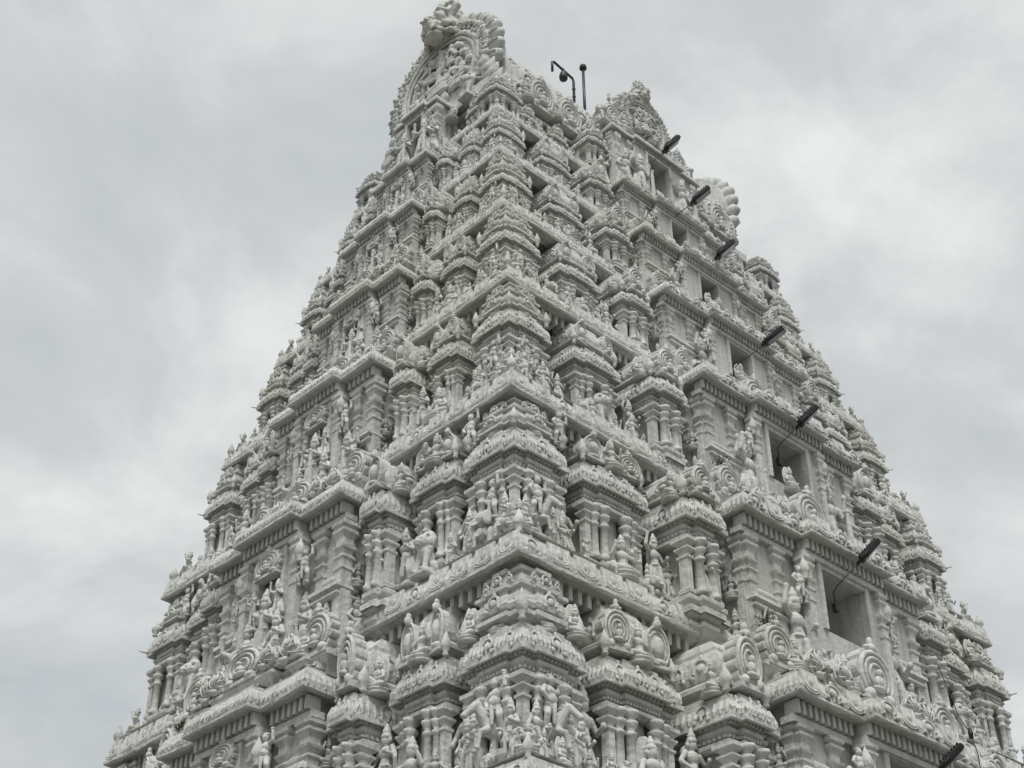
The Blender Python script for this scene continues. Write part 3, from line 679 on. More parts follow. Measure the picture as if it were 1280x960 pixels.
    for F, half, plane, gap in ((F_R, w, l, BHR[i]), (F_L, l, w, BHL[i])):
        rnd = random.Random(i*31+(5 if F is F_R else 0)); n = max(2, int((half-gap)/(.62*k)))
        for sx in (-1, 1):
            for q in range(n):
                x = sx*(gap+(half-gap-.6*k)*(q+.5+rnd.uniform(-.25,.25))/n)
                statue(rnd.choice(['seated2','elephant','seated','atlas','dancer','attendant']), F, x, -(plane-.50*k), z+.69*k, rnd.uniform(.36,.5)*k, rnd.uniform(-.5,.5))
    # figures round the near corner kiosk
    ex, ey = -(ew-hx), -(el-hy)
    kinds = {0: ('horse','horse'), 1: ('elephant','horse'), 2: ('seated','dancer'), 3: ('dancer','seated'), 4: ('seated','seated'), 5: ('seated','lion'), -1: ('horse','horse')}[i]
    statue(kinds[1], F_R, ex, -(el-.26*k), zl+.1, (.68 if kinds[1] == 'horse' else .8)*k, .5)
    statue(kinds[0], F_L, -ey, -(ew-.26*k), zl+.1, (.68 if kinds[0] == 'horse' else .8)*k, -.5)
    for q, (dx, kd_) in enumerate(((-.42,'attendant'),(.40,'dancer'),(.62,'attendant'),(-.1,'atlas'))):
        statue(kd_, F_R, ex+dx*k, -(el-.16*k), zl+(.0 if q != 3 else .62*k), .58*k, .2); statue(kd_, F_L, -ey-dx*k, -(ew-.16*k), zl+(.0 if q != 3 else .62*k), .58*k, -.2)
    statue('seated2', F_R, ex, -(el-.3*k), zl+2.46*q_*kz, .42*k); statue('seated2', F_L, -ey, -(ew-.3*k), zl+2.46*q_*kz, .42*k)

# ------------------------------------------------------------------ projecting bays
def bay_poly(B, b, plane, inner, dp, dp2, back):
    return [(-B, back), (-B, -plane), (-b, -plane), (-b, -plane-dp), (b, -plane-dp), (b, -plane), (B, -plane), (B, back)]
def bay(i, face):
    k = SC[i]
    F, B, pl, E = (F_R, BHR, BY, HL) if face == 'R' else (F_L, BHL, BX, HW)
    z0, z1 = HB[i-1], HB[i]; kb = (z1-z0)/4.5
    P = pl[i]; h = B[i]; b_ = h*.44; dp = .28*k; back = -(E[i]-1.6*k)
    poly = bay_poly(h-.30*k, b_-.1*k, P-.42*k, 0, dp, 0, back)
    ww = (.80 if i < 3 else .62)*kb if face == 'R' else .40*kb
    zs, zt = z0+(2.55 if face == 'R' else 1.9)*kb, z1-.46*kb
    depth = 1.7*k if face == 'R' else .16*k
    mb = MB(); mb.loft(poly, [(0, z0+.5*kb), (0, zs)], cap1=True)
    front = -(P-.42*k)-dp
    notch = poly[:4]+[(-ww, front), (-ww, front+depth), (ww, front+depth), (ww, front)]+poly[4:]
    mb.loft(notch, [(0, zs), (0, zt)])
    mb.loft(poly, [(0, zt), (0, z1+.2*k)], cap0=True, cap1=True)
    part('bay_wall', mb, M_WALL, M=F)
    # frame of the opening
    mb = MB(); fw = .13*k
    for sx in (-1, 1): mb.box(sx*ww-(fw if sx < 0 else .015), sx*ww+(fw if sx > 0 else .015), front-.07*k, front+.12*k, zs+.004, zt+fw)
    mb.box(-ww+.015, ww-.015, front-.06*k, front+.12*k, zt-.03, zt+fw*.9)
    fr = part('window_frame', mb, M_LIME, M=F, jit=.003)
    # cornice over the bay
    cp = bay_poly(h, b_, P, 0, dp, 0, back)
    cpts = [(-h,-P),(h,-P)]
    def lift(p, d):
        dd = min(math.hypot(p[0]-c[0], p[1]-c[1]) for c in cpts); return .06*k*math.exp(-(dd/(.45*k))**1.3) if d > -.5*k else 0
    dense = densify(cp, .22*k)
    mb = MB(); mb.loft(dense, [(-.6*k,.05*k)]+[q for q in kapota(k*.9) if -.5*k < q[0]]+[(-.6*k,.64*k)], closed=False, zf=lift)
    ribs(mb, cp, [(.03*k,.10*k),(-.05*k,.35*k)], .13*k, .03*k)
    mb.loft(cp, [(-.44*k, .06*k), (-.44*k, .625*k)], cap0=True, cap1=True)
    mb.v = [(x, y, z+z1) for x, y, z in mb.v]
    c = part('bay_cornice', mb, M_LIME, M=F, jit=.008*k)
    n = max(4, int(2*h/(.66*k)))
    for q in range(n):
        x = -h+2*h*(q+.5)/n; yy = -P-(dp if abs(x) < b_ else 0)
        me, nm = ((ME_KUDU, 'arch_motif') if (q+i) % 2 else (ME_LEAFP, 'leaf_panel'))
        part(nm, me, M=F @ T(x, yy-.025*k, z1+(.06 if nm == 'leaf_panel' else .10)*k) @ Matrix.Rotation(R(-9),4,'X') @ S(2*h/n*.8, .40*k, (.46 if nm == 'leaf_panel' else .42)*k), parent=c)
    mb = MB()
    for (a0, a1, yy) in ((-h+.12*k, -b_, -P), (-b_+.05*k, b_-.05*k, -P-dp), (b_, h-.12*k, -P)):
        dentils(mb, a0, a1, yy+.22*k, z1+.01*k, .085*k, .085*k, .3*k, .26*k)
        mb.box(a0, a1, yy+.30*k, yy+.6*k, z1-.40*k, z1-.27*k)
    part('dentil_course', mb, M_LIME, M=F, kind='stuff')
    # plinth mouldings standing on the cornice below
    B0, P0, k0 = B[i-1], pl[i-1], SC[i-1]
    hb = h+.10*k; pp = P+.10*k
    zig = [(-hb, back), (-hb, -pp), (-hb*.80, -pp), (-hb*.80, -pp-.14*k), (-hb*.56, -pp-.14*k), (-hb*.56, -pp), (-b_, -pp), (-b_, -pp-dp), (b_, -pp-dp), (b_, -pp), (hb*.56, -pp), (hb*.56, -pp-.14*k), (hb*.80, -pp-.14*k), (hb*.80, -pp), (hb, -pp), (hb, back)]
    zz = z0+.61*k0
    mb = MB(); mb.loft(zig, [(-.14*k, zz-.1*k), (-.14*k, zz+.10*k), (-.08*k, zz+.15*k), (.0, zz+.24*k), (.04*k, zz+.26*k), (.04*k, zz+.33*k), (-.05*k, zz+.36*k), (-.2*k, zz+.40*k)], closed=False)
    mb.loft(zig, [(-.1*k, zz+.3*k), (-.1*k, zz+.405*k)], cap1=True)
    for q in range(9):
        x = -hb*.9+1.8*hb*q/8; mb.box(x-.05*k, x+.05*k, -pp-.1*k, -pp+.3*k, zz, zz+.14*k)
    part('plinth_moulding', mb, M_LIME, M=F, jit=.004)
    zp = zz+.40*k
    # standing pillars, niches and figures
    fy = -(P-.42*k)
    ph = (z1-.42*k)-zp
    for sx in (-1, 1):
        for fx, yy in ((.90, fy+.06*k), (.64, fy+.04*k)):
            part('pilaster', ME_TALL, M=F @ T(sx*h*fx-sx*.1*k, yy, zp) @ S(k, k, ph/TPH))
        part('pilaster', ME_TALL, M=F @ T(sx*(b_-.16*k), fy-dp, zp) @ S(.8*k, .8*k, ph/TPH))
        Fs = F @ RZ(sx*math.pi/2)
        for yp in (.16, .62, 1.08):
            part('pilaster', ME_TALL, M=Fs @ T(sx*(fy+yp*k), -(h-.30*k)+.05*k, zp) @ S(.8*k, .8*k, ph/TPH))
        statue('attendant', Fs, sx*(fy+.40*k), -(h-.30*k)-.04*k, zp+.3*k, .66*k); statue('seated2', Fs, sx*(fy+.40*k), -(h-.30*k)-.04*k, zp+1.75*k, .42*k)
        statue('dancer', Fs, sx*(fy+.86*k), -(h-.30*k)-.04*k, zp+.3*k, .66*k)
        # aedicule between the pilasters
        mb = MB(); aw = h*.16
        pl_ = [(-aw,.3*k),(-aw,-.10*k),(aw,-.10*k),(aw,.3*k)]
        mb.loft(pl_, [(0,0),(0,.1*k),(-.03*k,.12*k)], cap1=True); mb.box(-aw*.95,-aw*.6,-.08*k,.2*k,.1*k,1.25*k); mb.box(aw*.6,aw*.95,-.08*k,.2*k,.1*k,1.25*k)
        mb.loft(pl_, [(0,1.25*k),(.06*k,1.3*k),(.06*k,1.36*k),(.0,1.4*k),(.1*k,1.46*k),(.08*k,1.56*k),(-.04*k,1.66*k),(-.02*k,1.7*k),(-.02*k,1.76*k),(-.1*k,1.86*k),(-.2*k,1.95*k)], cap0=True, cap1=True)
        part('niche', mb, M_LIME, M=F @ T(sx*h*.76-sx*.1*k, fy, zp+.2*k), jit=.003)
        rnd = random.Random(i*13+sx+(100 if face == 'R' else 0))
        statue(rnd.choice(['attendant','dancer']), F, sx*h*.76-sx*.1*k, fy-.06*k, zp+.28*k, .62*k)
        statue('guardian' if (i+sx) % 2 else 'dancer', F, sx*(h*.5), fy-.16*k, zp-.02, 1.18*kb if face == 'R' else .95*kb, -sx*.2)
        statue('atlas', F, sx*(b_+.12*k), fy-dp-.0*k, zp+1.9*kb, .5*k)
        # on the ledge
        part('gable_arch', ME_LOBED if i % 2 else ME_LOBED2, M=F @ T(sx*h*.87, -P-.02*k, zp-.05*k) @ S(1.05*k, 1.1*k, .98*k))
        part('fan_ornament', ME_FAN, M=F @ T(sx*h*.58, -P-.24*k, zp-.02) @ RZ(-sx*.15) @ S(.74*k, .8*k, .80*k))
        part('fan_ornament', ME_FAN, M=F @ T(sx*h*.36, -P-dp-.12*k, zp-.02) @ RZ(-sx*.1) @ S(.62*k, .8*k, .66*k))
        statue(rnd.choice(['seated2','lion','seated']), F, sx*h*.72, -P-.12*k, zp-.02, .55*k)
        statue(rnd.choice(['seated2','elephant']), F, sx*h*.47, -P-.16*k, zp-.02, .5*k)
        part('leaf_bud', ME_BUD, M=F @ T(sx*(b_+.02), fy-dp-.1*k, z1-1.1*k) @ S(.9*k,.9*k,.9*k))
    part('gable_arch', ME_LOBED2, M=F @ T(0, -P-dp+.02*k, zp-.04) @ S(1.35*k, 1.3*k, (1.30 if face == 'R' else .8)*k))
    for sx in (-1, 1):
        statue('seated', F, sx*.62*k, front-.18*k, zp+.0*k, .72*k); part('leaf_bud', ME_BUD, M=F @ T(sx*.95*k, front-.1*k, zp) @ S(1.2*k,1.2*k,1.3*k))
        statue('atlas', F, sx*1.15*k if face == 'R' else sx*.8*k, front-.0*k, zp, .6*k)
    if face == 'L':
        statue('guardian', F, .0, front-.12*k, zp+.30*kb, 1.0*kb)
        for sx in (-1, 1):
            statue('attendant', F, sx*.5*kb, front-.16*k, zp, .78*kb); statue('dancer', F, sx*.42*kb, front-.1*k, zp+1.35*kb, .5*kb); statue('seated', F, sx*.22*kb, front-.3*k, zp-.02, .5*kb)
        part('gable_arch', ME_LOBED, M=F @ T(0, front-.1*k, z1-1.0*kb) @ S(.95*kb,.9*k,.62*kb))
    else:
        if i in (2, 3, 4): statue('seated', F, -.15*k, front-.1*k, zs-.25*k, .6*k)
for i in TI:
    storey(i); bay(i, 'R'); bay(i, 'L')

# ------------------------------------------------------------------ crowning vault
ZE = 32.55+G                                  # eave level of the vault
def vault():
    k = .55; z5 = H[5]+.65*SC[5]
    b = MB(); b.loft(rect(-5.35, 5.35, -2.05, 2.05), [(0, z5-.3), (0, ZE+.1)], cap1=True); part('storey_wall', b, M_WALL)
    b = MB(); b.loft(rect(-5.35, 5.35, -2.05, 2.05, 20), [(.05,ZE-.35),(.12,ZE-.3),(.12,ZE-.2),(.02,ZE-.16),(.25,ZE-.02),(.52,ZE-.04),(.55,ZE+.02),(.5,ZE+.12),(.3,ZE+.26),(.2,ZE+.34),(-.3,ZE+.36)], cap1=True)
    part('cornice', b, M_LIME, jit=.004)
    b = MB()
    for F, half, pl in ((F_R, 5.35, 2.05), (F_L, 2.05, 5.35)): 
        mb = MB(); dentils(mb, -half, half, -pl-.4, ZE-.03, .1, .13, .45, .2); b.merge(mb, F)
    part('dentil_course', b, M_LIME, kind='stuff')
    # barrel with rows of scale tiles
    prof = []
    for j in range(41):
        t = j/40; a = math.pi*(1.10-1.20*t); prof.append((a, t))
    n = 132; b = MB(); vs = []; fs = []; m = len(prof); L = 5.3
    for q in range(n+1):
        x = -L+2*L*q/n
        for j, (a, t) in enumerate(prof):
            bump = .075*abs(math.sin(math.pi*(q/3+.5*((j//3) % 2)))) + .10*(2-(j % 3))/3
            r = 2.32+bump; y = r*math.cos(a)*-1*1.02; z = ZE+.95+ (r*1.22)*math.sin(a)*(1 if math.sin(a) > 0 else .9)
            vs.append((x, y, z))
    for q in range(n):
        for j in range(m-1): fs.append((q*m+j, (q+1)*m+j, (q+1)*m+j+1, q*m+j+1))
    fs.append(tuple(range(m))); fs.append(tuple(reversed(range(n*m, n*m+m))))
    b.add(vs, fs); v = part('vault', b, M_LIME, jit=.008)
    b = MB(); b.loft(rect(-5.25,5.25,-2.28,2.28), [(0,ZE+.2),(0,ZE+.75)], cap0=True, cap1=True); part('vault_base', b, M_LIME)
    # ridge course
    b = MB(); b.loft(rect(-5.2,5.2,-.32,.32), [(0,ZE+3.6),(0,ZE+3.78),(.08,ZE+3.84),(.08,ZE+3.92),(-.05,ZE+3.98)], cap1=True); part('ridge', b, M_LIME, jit=.006)
vault()
for F, sgn in ((F_R, 1), (RZ(math.pi), 1)):
    for row, (yy, zz, tilt, sz) in enumerate(((2.42, .55, 2, .85), (2.42, 1.35, -6, .72), (2.24, 2.05, -22, .62), (1.9, 2.65, -38, .52))):
        n = 11+row*2
        for q in range(n):
            x = -5.0+10.0*(q+.5*(row % 2)+.25)/n
            if abs(x) < 1.35 and F is F_R: continue
            part('arch_motif', ME_KUDU, M=F @ T(x, -yy, ZE+zz-.15) @ Matrix.Rotation(R(tilt),4,'X') @ S(sz*.9, 1.1, sz))
for q in range(14):
    x = -5.2+10.4*q/13
    if abs(x) > .1: part('leaf_bud', ME_BUD, M=T(x, -.1, ZE+3.9) @ S(.8,.8,.5))
def great_gable(Mx, wid, hgt, n=23):
    """great horseshoe gable; local front -y, base z 0"""
    a = MB(); out = []
    for j in range(61):
        an = R(-50+280*j/60); r = .44; out.append((r*math.cos(an), .47+r*1.06*math.sin(an)))
    out += [(-.3, 0), (.3, 0)]; extrude_xz(a, out, -.09, .16)
    for (rr, t, yy) in ((.335, .022, -.12), (.30, .016, -.11)):
        a.tube([(x, yy, .47+z*1.06) for x, z in horseshoe(rr, n=30)], t, 6)
    a.box(-.46,.46,-.2,.18,-.03,.05); a.box(-.40,.40,-.16,.18,.05,.09)
    for q in range(70):                     # carved field
        an = random.uniform(0, 2*math.pi); rr = .27*math.sqrt(random.random())
        a.ell((rr*math.cos(an), -.10, .46+rr*math.sin(an)), (random.uniform(.015,.04), .07, random.uniform(.02,.05)), 6, 4)
    for q in range(4):
        an = R(-30+80*q); a.tube([(.05*math.cos(an),-.14,.45+.05*math.sin(an)), (.14*math.cos(an+.4),-.15,.45+.14*math.sin(an+.4)), (.23*math.cos(an+.2),-.15,.45+.23*math.sin(an+.2)), (.2*math.cos(an-.3),-.15,.45+.2*math.sin(an-.3))], .022, 5)
    for q in range(150):                    # encrusted band between field and fringe
        an = R(random.uniform(-44,224)); rr = random.uniform(.345,.42); a.ell((rr*math.cos(an), -.11, .47+rr*1.06*math.sin(an)), (random.uniform(.012,.028),.05,random.uniform(.012,.028)), 6, 4)
    for q in range(34):
        an = R(-40+260*q/33); a.ell((.365*math.cos(an), -.12, .47+.387*math.sin(an)), (.017,.03,.017), 6, 4)
    for q in range(n):                      # plump petal fringe
        an = R(-46+272*(q+.5)/n); lean = .22 if an < math.pi/2 else -.22
        a.ell((.435*math.cos(an), -.02, .47+.462*math.sin(an)), (.075, .10, 1.15/n*.5+.034), 12, 8, Matrix.Rotation(-an-lean, 3, 'Y'))
        a.ell((.43*math.cos(an), -.10, .47+.46*math.sin(an)), (.07, .05, .014), 6, 4, Matrix.Rotation(-an-lean, 3, 'Y'))
        an += .5*R(272/n); a.ell((.40*math.cos(an), -.1, .47+.425*math.sin(an)), (.035, .05, .03), 6, 4)
    for q in range(n*2):                    # beaded outer band
        an = R(-46+272*(q+.5)/(2*n)); a.ell((.405*math.cos(an), -.13, .47+.43*math.sin(an)), (.022,.035,.022), 6, 4)
    for (fx, fz, fs) in ((0,.3,.30),(-.15,.26,.2),(.15,.26,.2),(-.1,.52,.14),(.1,.52,.14)):
        a.merge(FIG_MB, T(fx,-.13,fz) @ S(fs*.75,fs*.5,fs))
    g = part('great_gable', a, M_LIME, M=Mx @ S(wid, 2.3, hgt), jit=.004)
    return g
# two ends of the vault, and the dormer on the long side
great_gable(T(-5.55, 0, ZE+.40) @ F_L, 5.2, 4.45)
great_gable(T(5.35, 0, ZE+.35) @ RZ(math.pi/2), 5.2, 4.6)
part('monster_head', MONSTER, M=T(-5.75, -.1, ZE+3.75) @ F_L @ S(.98, 1.15, 1.05))
part('monster_head', MONSTER, M=T(5.8, 0, ZE+3.9) @ RZ(math.pi/2) @ S(1.0, 1.1, .5))
def porch(F, P, hw, z0, z1, ww, seed, kk):
    """small porch standing on the topmost bay cornice"""
    k = kk; b_ = hw*.55; dp = .22*k; back = -P+2.0
    poly = bay_poly(hw-.2*k, b_-.1*k, P-.25*k, 0, dp, 0, back); front = -(P-.25*k)-dp; zs = z0+.25*(z1-z0); zt = z1-.28*k-.05
    mb = MB(); mb.loft(poly, [(0,z0-.3),(0,zs)], cap1=True)
    mb.loft(poly[:4]+[(-ww,front),(-ww,front+1.1),(ww,front+1.1),(ww,front)]+poly[4:], [(0,zs),(0,zt)])
    mb.loft(poly, [(0,zt),(0,z1+.2)], cap0=True, cap1=True); part('bay_wall', mb, M_WALL, M=F)
    mb = MB()
    for sx in (-1,1): mb.box(sx*ww-(.08 if sx < 0 else .012), sx*ww+(.08 if sx > 0 else .012), front-.05, front+.1, zs+.004, zt+.07)
    mb.box(-ww+.012,ww-.012,front-.04,front+.1,zt-.02,zt+.065); part('window_frame', mb, M_LIME, M=F)
    cp = bay_poly(hw, b_, P, 0, dp, 0, back)
    mb = MB(); mb.loft(densify(cp, .15), [(-.5*k,.02*k)]+[q for q in kapota(k*.8) if q[0] > -.4*k], closed=False); mb.loft(cp, [(-.3*k,.03),(-.3*k,.5*k)], cap0=True, cap1=True)
    mb.v = [(x,y,z+z1) for x,y,z in mb.v]; c = part('bay_cornice', mb, M_LIME, M=F, jit=.004)
    for q in range(7):
        x = -hw+2*hw*(q+.5)/7; yy = -P-(dp if abs(x) < b_ else 0)
        part('arch_motif', ME_KUDU, M=F @ T(x, yy+.03, z1+.02) @ Matrix.Rotation(R(-24),4,'X') @ S(2*hw/7*.9,.4*k,.42*k), parent=c)
    mb = MB(); dentils(mb, -b_, b_, -P-dp+.15*k, z1, .07*k, .08*k, .2*k, .2*k); part('dentil_course', mb, M_LIME, M=F, kind='stuff')
    for sx in (-1,1):
        part('pilaster', ME_TALL, M=F @ RZ(sx*math.pi/2) @ T(sx*(-(P-.25*k)+.1), -(hw-.2*k)+.03, z0) @ S(.5,.5,(z1-.2*k-z0)/TPH)); part('pilaster', ME_TALL, M=F @ RZ(sx*math.pi/2) @ T(sx*(-(P-.25*k)+.5), -(hw-.2*k)+.03, z0) @ S(.5,.5,(z1-.2*k-z0)/TPH))
        for fx in (.86, .6): part('pilaster', ME_PIL, M=F @ T(sx*hw*fx, -(P-.25*k)+.02, z0) @ S(1.1*k,1.1*k,(z1-.2*k-z0)/PIL_H))
        statue('attendant', F, sx*hw*.72, -(P-.18*k), z0+.1, (z1-z0)*.36); statue('guardian', F, sx*(b_*.86), front-.1*k, z0+.1, (z1-z0)*.38)
    return zt
Z5B = HB[5]+.61*SC[5]
porch(F_R, 3.62, 2.0, Z5B+.1, 33.05+G, .50, 1, .58)
porch(F_L, 6.75, .95, Z5B+.1, 32.85+G, .34, 2, .60)
great_gable(T(0, -2.95, 33.5+G) @ F_R, 2.6, 2.5, 17)
part('monster_head', MONSTER, M=T(0, -3.1, 33.5+G+2.2) @ F_R @ S(.46,.5,.5))
b = MB()   # little barrel that joins the dormer to the vault
vs = []; fs = []
for y in (-2.95, -.3):
    for j in range(15):
        a = math.pi*(-.12+1.24*j/14); vs.append((1.12*math.cos(a), y, 33.5+G+1.2+1.15*math.sin(a)))
for j in range(14): fs.append((j, j+1, 15+j+1, 15+j))
b.add(vs, fs, True); part('dormer_vault', b, M_LIME)
for cx, cy in ((-1,-1),(1,-1),(-1,1)):       # corner domes on the topmost cornice
    M = T(cx*(HW[5]-.55), cy*(HL[5]-.52), H[5]+.2*SC[5]) @ S(.62,.55,.46)
    kiosk('kuta', M, 900+cx+cy)
for sx in (-1,1):
    for x in (2.9, 4.1):
        statue('seated2' if x < 3 else 'attendant', F_R, sx*x, -2.55, H[5]+.38, .72)
        kiosk('panjara', F_R @ T(sx*(x+.55), -2.25, H[5]+.38) @ S(.55,.6,.40), 950+sx)
        part('gable_arch', ME_LOBED, M=F_R @ T(sx*x, -2.62, ZE+.30) @ S(1.05,1.2,1.25))
        statue('seated2', F_R, sx*(x+.6), -2.62, ZE+.32, .6); statue('seated', F_R, sx*x, -2.3, ZE+1.6, .45)
    kiosk('panjara', F_L @ T(sx*1.9, -5.6, H[5]+.38) @ S(.5,.6,.40), 960+sx)
    statue('lion', F_L, sx*2.35, -5.9, H[5]+.38, .7)
FW = RZ(-math.pi/2)
for sx in (-1,1):
    Fs = F_L if sx < 0 else RZ(math.pi/2)
    for yy in (-3.05, -2.55):
        statue('guardian' if yy < -3 else 'attendant', Fs, -yy*sx*-1 if sx > 0 else -yy, -1.98, Z5B+.15, .82)
        part('niche', NICHE, M=Fs @ T(yy*1 if sx > 0 else -yy, -1.78, Z5B+.2) @ S(1,1,.9))
    kiosk('panjara', F_R @ T(sx*2.35, -2.75, H[5]+.40) @ S(.55,.7,.48), 980+sx)
    part('gable_arch', ME_LOBED2, M=F_R @ T(sx*1.55, -3.15, 33.5+G) @ S(.8,.9,1.0)); statue('seated2', F_R, sx*1.0, -3.2, 33.5+G, .75); statue('guardian', F_R, sx*1.15, -2.9, 34.4+G, .5); statue('seated', F_R, sx*.62, -3.1, 35.2+G, .45); statue('lion', F_R, sx*2.0, -3.2, 33.45+G, .5); part('disc_gable', ME_DISC, M=Fs @ T(2.9*sx if sx > 0 else 2.9, -1.75, 33.5+G) @ S(.8,.8,.9))
for sx in (-1,1):
    for q in range(6): part('leaf_bud', ME_BUD, M=F_L @ T(sx*(1.75+.17*q), -5.75, ZE+1.35-.36*q) @ Matrix.Rotation(R(sx*35),4,'Y') @ S(1.9,1.5,1.25))
    statue('lion', F_L, sx*1.55, -5.95, ZE+.3, .8); statue('seated', F_L, sx*1.05, -6.2, Z5B+1.75, .5)

# ------------------------------------------------------------------ granite base (below the picture)
b = MB(); 
b.loft(rect(-11.6,11.6,-9.6,9.6), [(.4,0),(.4,.5),(.2,.7),(.2,1.0),(.35,1.2),(.35,1.6),(0,1.8),(0,H[-2]-.5)], cap1=True)
base = part('stone_base', b, M_GRAN)
b = MB(); b.loft(rect(-HW[-2],HW[-2],-HL[-2],HL[-2]), [(-.5,H[-2]-.5),(.9,H[-2]-.3),(.9,H[-2]+.2),(.3,H[-2]+.69)], cap1=True); part('cornice', b, M_GRAN)
for q in range(9):
    x = -10.8+21.6*q/8
    part('pilaster', ME_PIL, M=T(x,-9.62,1.7) @ S(3,2,(H[-2]-2.2)/PIL_H)); 
    if q < 8: part('pilaster', ME_PIL, M=F_L @ T(-8.8+17.6*q/7,-11.62,1.7) @ S(3,2,(H[-2]-2.2)/PIL_H))

# ------------------------------------------------------------------ flood lights on arms
def flood_light(p0, head, label, group='flood lights on the tower'):
    """p0: foot at the window jamb, head: centre of the lamp"""
    p0 = Vector(p0); h = Vector(head); e = bpy.data.objects.new('flood_light', None); COL.objects.link(e); e.location = p0
    e['label'] = label; e['category'] = 'flood light'; e['group'] = group
    d = (h-p0); u = d.normalized(); a1 = d-u*.3
    mb = MB(); mb.tube([(0,0,-.5),(0,0,-.05),tuple(u*.12),tuple(a1)], .014, 7); mb.box(-.06,.06,-.05,.05,-.55,-.35); obj('arm', mb.mesh('arm', M_BLACK), e)
    rot = u.to_track_quat('Y','Z').to_matrix().to_4x4(); Mx = Matrix.Translation(d) @ rot @ Matrix.Rotation(R(18),4,'Y') @ S(1.25,1.25,1.25)
    mb = MB(); mb.loft(rect(-.15,.15,-.24,.24), [(-.03,-.06),(0,-.045),(0,.03),(-.02,.05)], cap0=True, cap1=True)
    for q in range(7): y = -.2+.066*q; mb.box(-.12,.12,y-.012,y+.012,.048,.085)
    mb.box(-.05,.05,-.34,-.23,-.03,.03)
    hd = obj('lamp_head', mb.mesh('lamp_head', M_BLACK), e, Mx)
    mb = MB(); mb.box(-.12,.12,-.2,.2,-.066,-.058); obj('lens', mb.mesh('lens', M_LENS), hd)
    mb = MB(); mb.tube([(-.17,-.05,0),(-.17,-.3,0),(.17,-.3,0),(.17,-.05,0)], .014, 5); obj('bracket', mb.mesh('bracket', M_BLACK), hd)

LAMPS = [(0,.15,-9.95,11.83),(1,.15,-8.79,17.10),(2,.15,-7.65,21.40),(3,.15,-6.96,24.30),(4,.15,-5.70,28.07),(5,.15,-5.05,30.57),(6,.15,-4.12,33.32)]
LAMP_LABEL = {6: 'black flood light on an arm at the dormer window of the crowning vault',
 5: 'black flood light at the first window below the dormer', 4: 'black flood light at the second window below the dormer',
 3: 'black flood light at the third window below the dormer', 2: 'black flood light at the fourth window below the dormer',
 1: 'black flood light at the fifth window below the dormer, arm from a wide opening', 0: 'black flood light at the sixth window below the dormer, lowest one on the tower'}
for (i, x, y, z) in LAMPS:
    k = SC[i] if i < 6 else .55
    P = BY[i] if i < 6 else 3.62
    fy = -(P-.42*k)-.28*k+.06 if i < 6 else -3.62
    flood_light((-.28, fy, z+G-.85*max(k,.8)), (x, y, z+G), LAMP_LABEL[i])

# ------------------------------------------------------------------ poles on the ridge, loose cable, weeds
def mast():
    e = bpy.data.objects.new('lamp_mast', None); COL.objects.link(e); e.location = (-.86, -1.0, 35.9+G)
    e['label'] = 'dark bent pipe mast with a lamp hanging from its arm on the tower roof'; e['category'] = 'lamp mast'
    mb = MB(); mb.tube([(0,0,0),(0,0,1.86),(-.04,0,1.96),(-.92,0,2.12),(-1.0,0,2.06),(-1.0,0,1.62)], .045, 8)
    for z in (.4,.75,1.1,1.45): mb.lathe([(.06,0),(.06,.06)], 8, (0,0,z))
    obj('pipe', mb.mesh('pipe', M_STEEL), e)
    mb = MB(); mb.lathe([(.05,.22),(.09,.18),(.13,.08),(.15,-.08),(.13,-.16),(.06,-.2)][::-1], 10, (-.48,0,1.76)); mb.lathe([(.02,0),(.02,.2)],6,(-.48,0,1.95)); obj('lamp', mb.mesh('lamp', M_BLACK), e)
    e = bpy.data.objects.new('lightning_rod', None); COL.objects.link(e); e.location = (-.36, -1.0, 35.9+G)
    e['label'] = 'straight dark pole with a round cap standing beside the bent mast'; e['category'] = 'pole'
    mb = MB(); mb.tube([(0,0,0),(0,0,2.85)], .05, 8); mb.lathe([(.09,0),(.09,.12)],8,(0,0,.3)); obj('pole', mb.mesh('pole', M_STEEL), e)
    mb = MB(); mb.ell((0,0,2.92),(.12,.12,.10)); mb.lathe([(.06,0),(.13,.03),(.13,.06)],10,(0,0,2.80)); obj('cap', mb.mesh('cap', M_BLACK), e)
mast()
def cable(pts, label):
    e = bpy.data.objects.new('hanging_cable', None); COL.objects.link(e); e.location = pts[0]; p0 = Vector(pts[0])
    e['label'] = label; e['category'] = 'cable'
    mb = MB(); mb.tube([Vector(p)-p0 for p in pts], .012, 5); obj('wire', mb.mesh('wire', M_BLACK), e)
    q = Vector(pts[len(pts)//2])-p0; mb = MB(); mb.lathe([(.05,-.12),(.06,0),(.04,.12)],8,tuple(q)); obj('connector', mb.mesh('connector', M_BLACK), e)
cable([(2.95,-8.42,15.2+G),(2.9,-8.62,14.4+G),(2.8,-8.78,13.8+G),(2.7,-9.05,13.3+G),(2.66,-9.16,12.75+G),(2.66,-9.14,12.3+G)], 'thin black cable with a connector hanging over a ledge beside the lowest flood light')
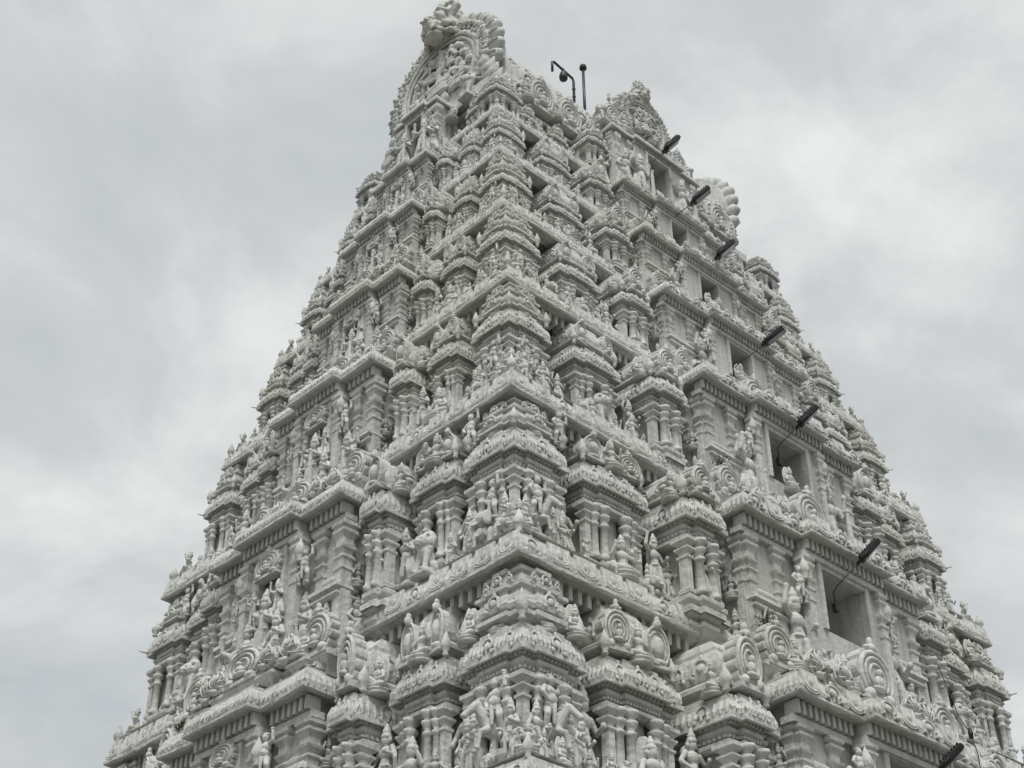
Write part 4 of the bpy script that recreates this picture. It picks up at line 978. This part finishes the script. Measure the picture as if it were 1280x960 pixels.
def weed(p, s, label):
    mb = MB(); rnd = random.Random(str(p))
    for q in range(26):
        a = rnd.uniform(0, 6.28); l = s*rnd.uniform(.5,1); t = rnd.uniform(.3,1.0); w = s*.09
        d = Vector((math.cos(a)*math.cos(t), math.sin(a)*math.cos(t), math.sin(t)))*l; n = Vector((-math.sin(a), math.cos(a), 0))*w
        m_ = d*.55+Vector((0,0,.1*l)); mb.add([(0,0,0), m_+n, d, m_-n], [(0,1,2,3)])
    o = obj('weed', mb.mesh('weed', M_LEAF), None, T(*p)); o['label'] = label; o['category'] = 'plant'
def dry_weed(p, s, label):
    mb = MB(); rnd = random.Random(str(p))
    for q in range(11):
        a = rnd.uniform(0, 6.28); l = s*rnd.uniform(.5,1.0); t = rnd.uniform(.2,1.2); pts = [(0,0,-.03)]
        for j in range(1,5):
            f = j/4; pts.append((math.cos(a)*math.cos(t)*l*f+rnd.uniform(-.03,.03), math.sin(a)*math.cos(t)*l*f+rnd.uniform(-.03,.03), math.sin(t)*l*f+.05*f))
        mb.tube(pts, [.012,.011,.009,.007,.004], 4)
        for j in range(1,5):
            c = Vector(pts[j])
            for _ in range(3):
                d = Vector((rnd.uniform(-1,1),rnd.uniform(-1,1),rnd.uniform(-.4,1))).normalized()*s*.2; n = d.orthogonal().normalized()*s*.05
                mb.add([c, c+d*.5+n, c+d, c+d*.5-n], [(0,1,2,3)])
    o = obj('weed', mb.mesh('weed', M_DRY), None, T(*p)); o['label'] = label; o['category'] = 'plant'
dry_weed((-3.15, -8.10, 14.32+G), .42, 'dark dry weed on a scroll arch near the big window of the long side')
dry_weed((-2.82, -7.05, 18.80+G), .40, 'dark dry weed on a scroll arch one storey above the big window')
dry_weed((-9.34, -1.83, 18.80+G), .42, 'dark dry weed sprouting on a scroll arch of the short side')
weed((-10.62, 2.35, 13.02+G), .34, 'small green weed rooted on a ledge of the short side')

# ------------------------------------------------------------------ ground
mb = MB(); mb.add([(-3000,-3000,0),(3000,-3000,0),(3000,3000,0),(-3000,3000,0)], [(0,1,2,3)])
g = obj('ground', mb.mesh('ground', M_GROUND)); g['kind'] = 'structure'
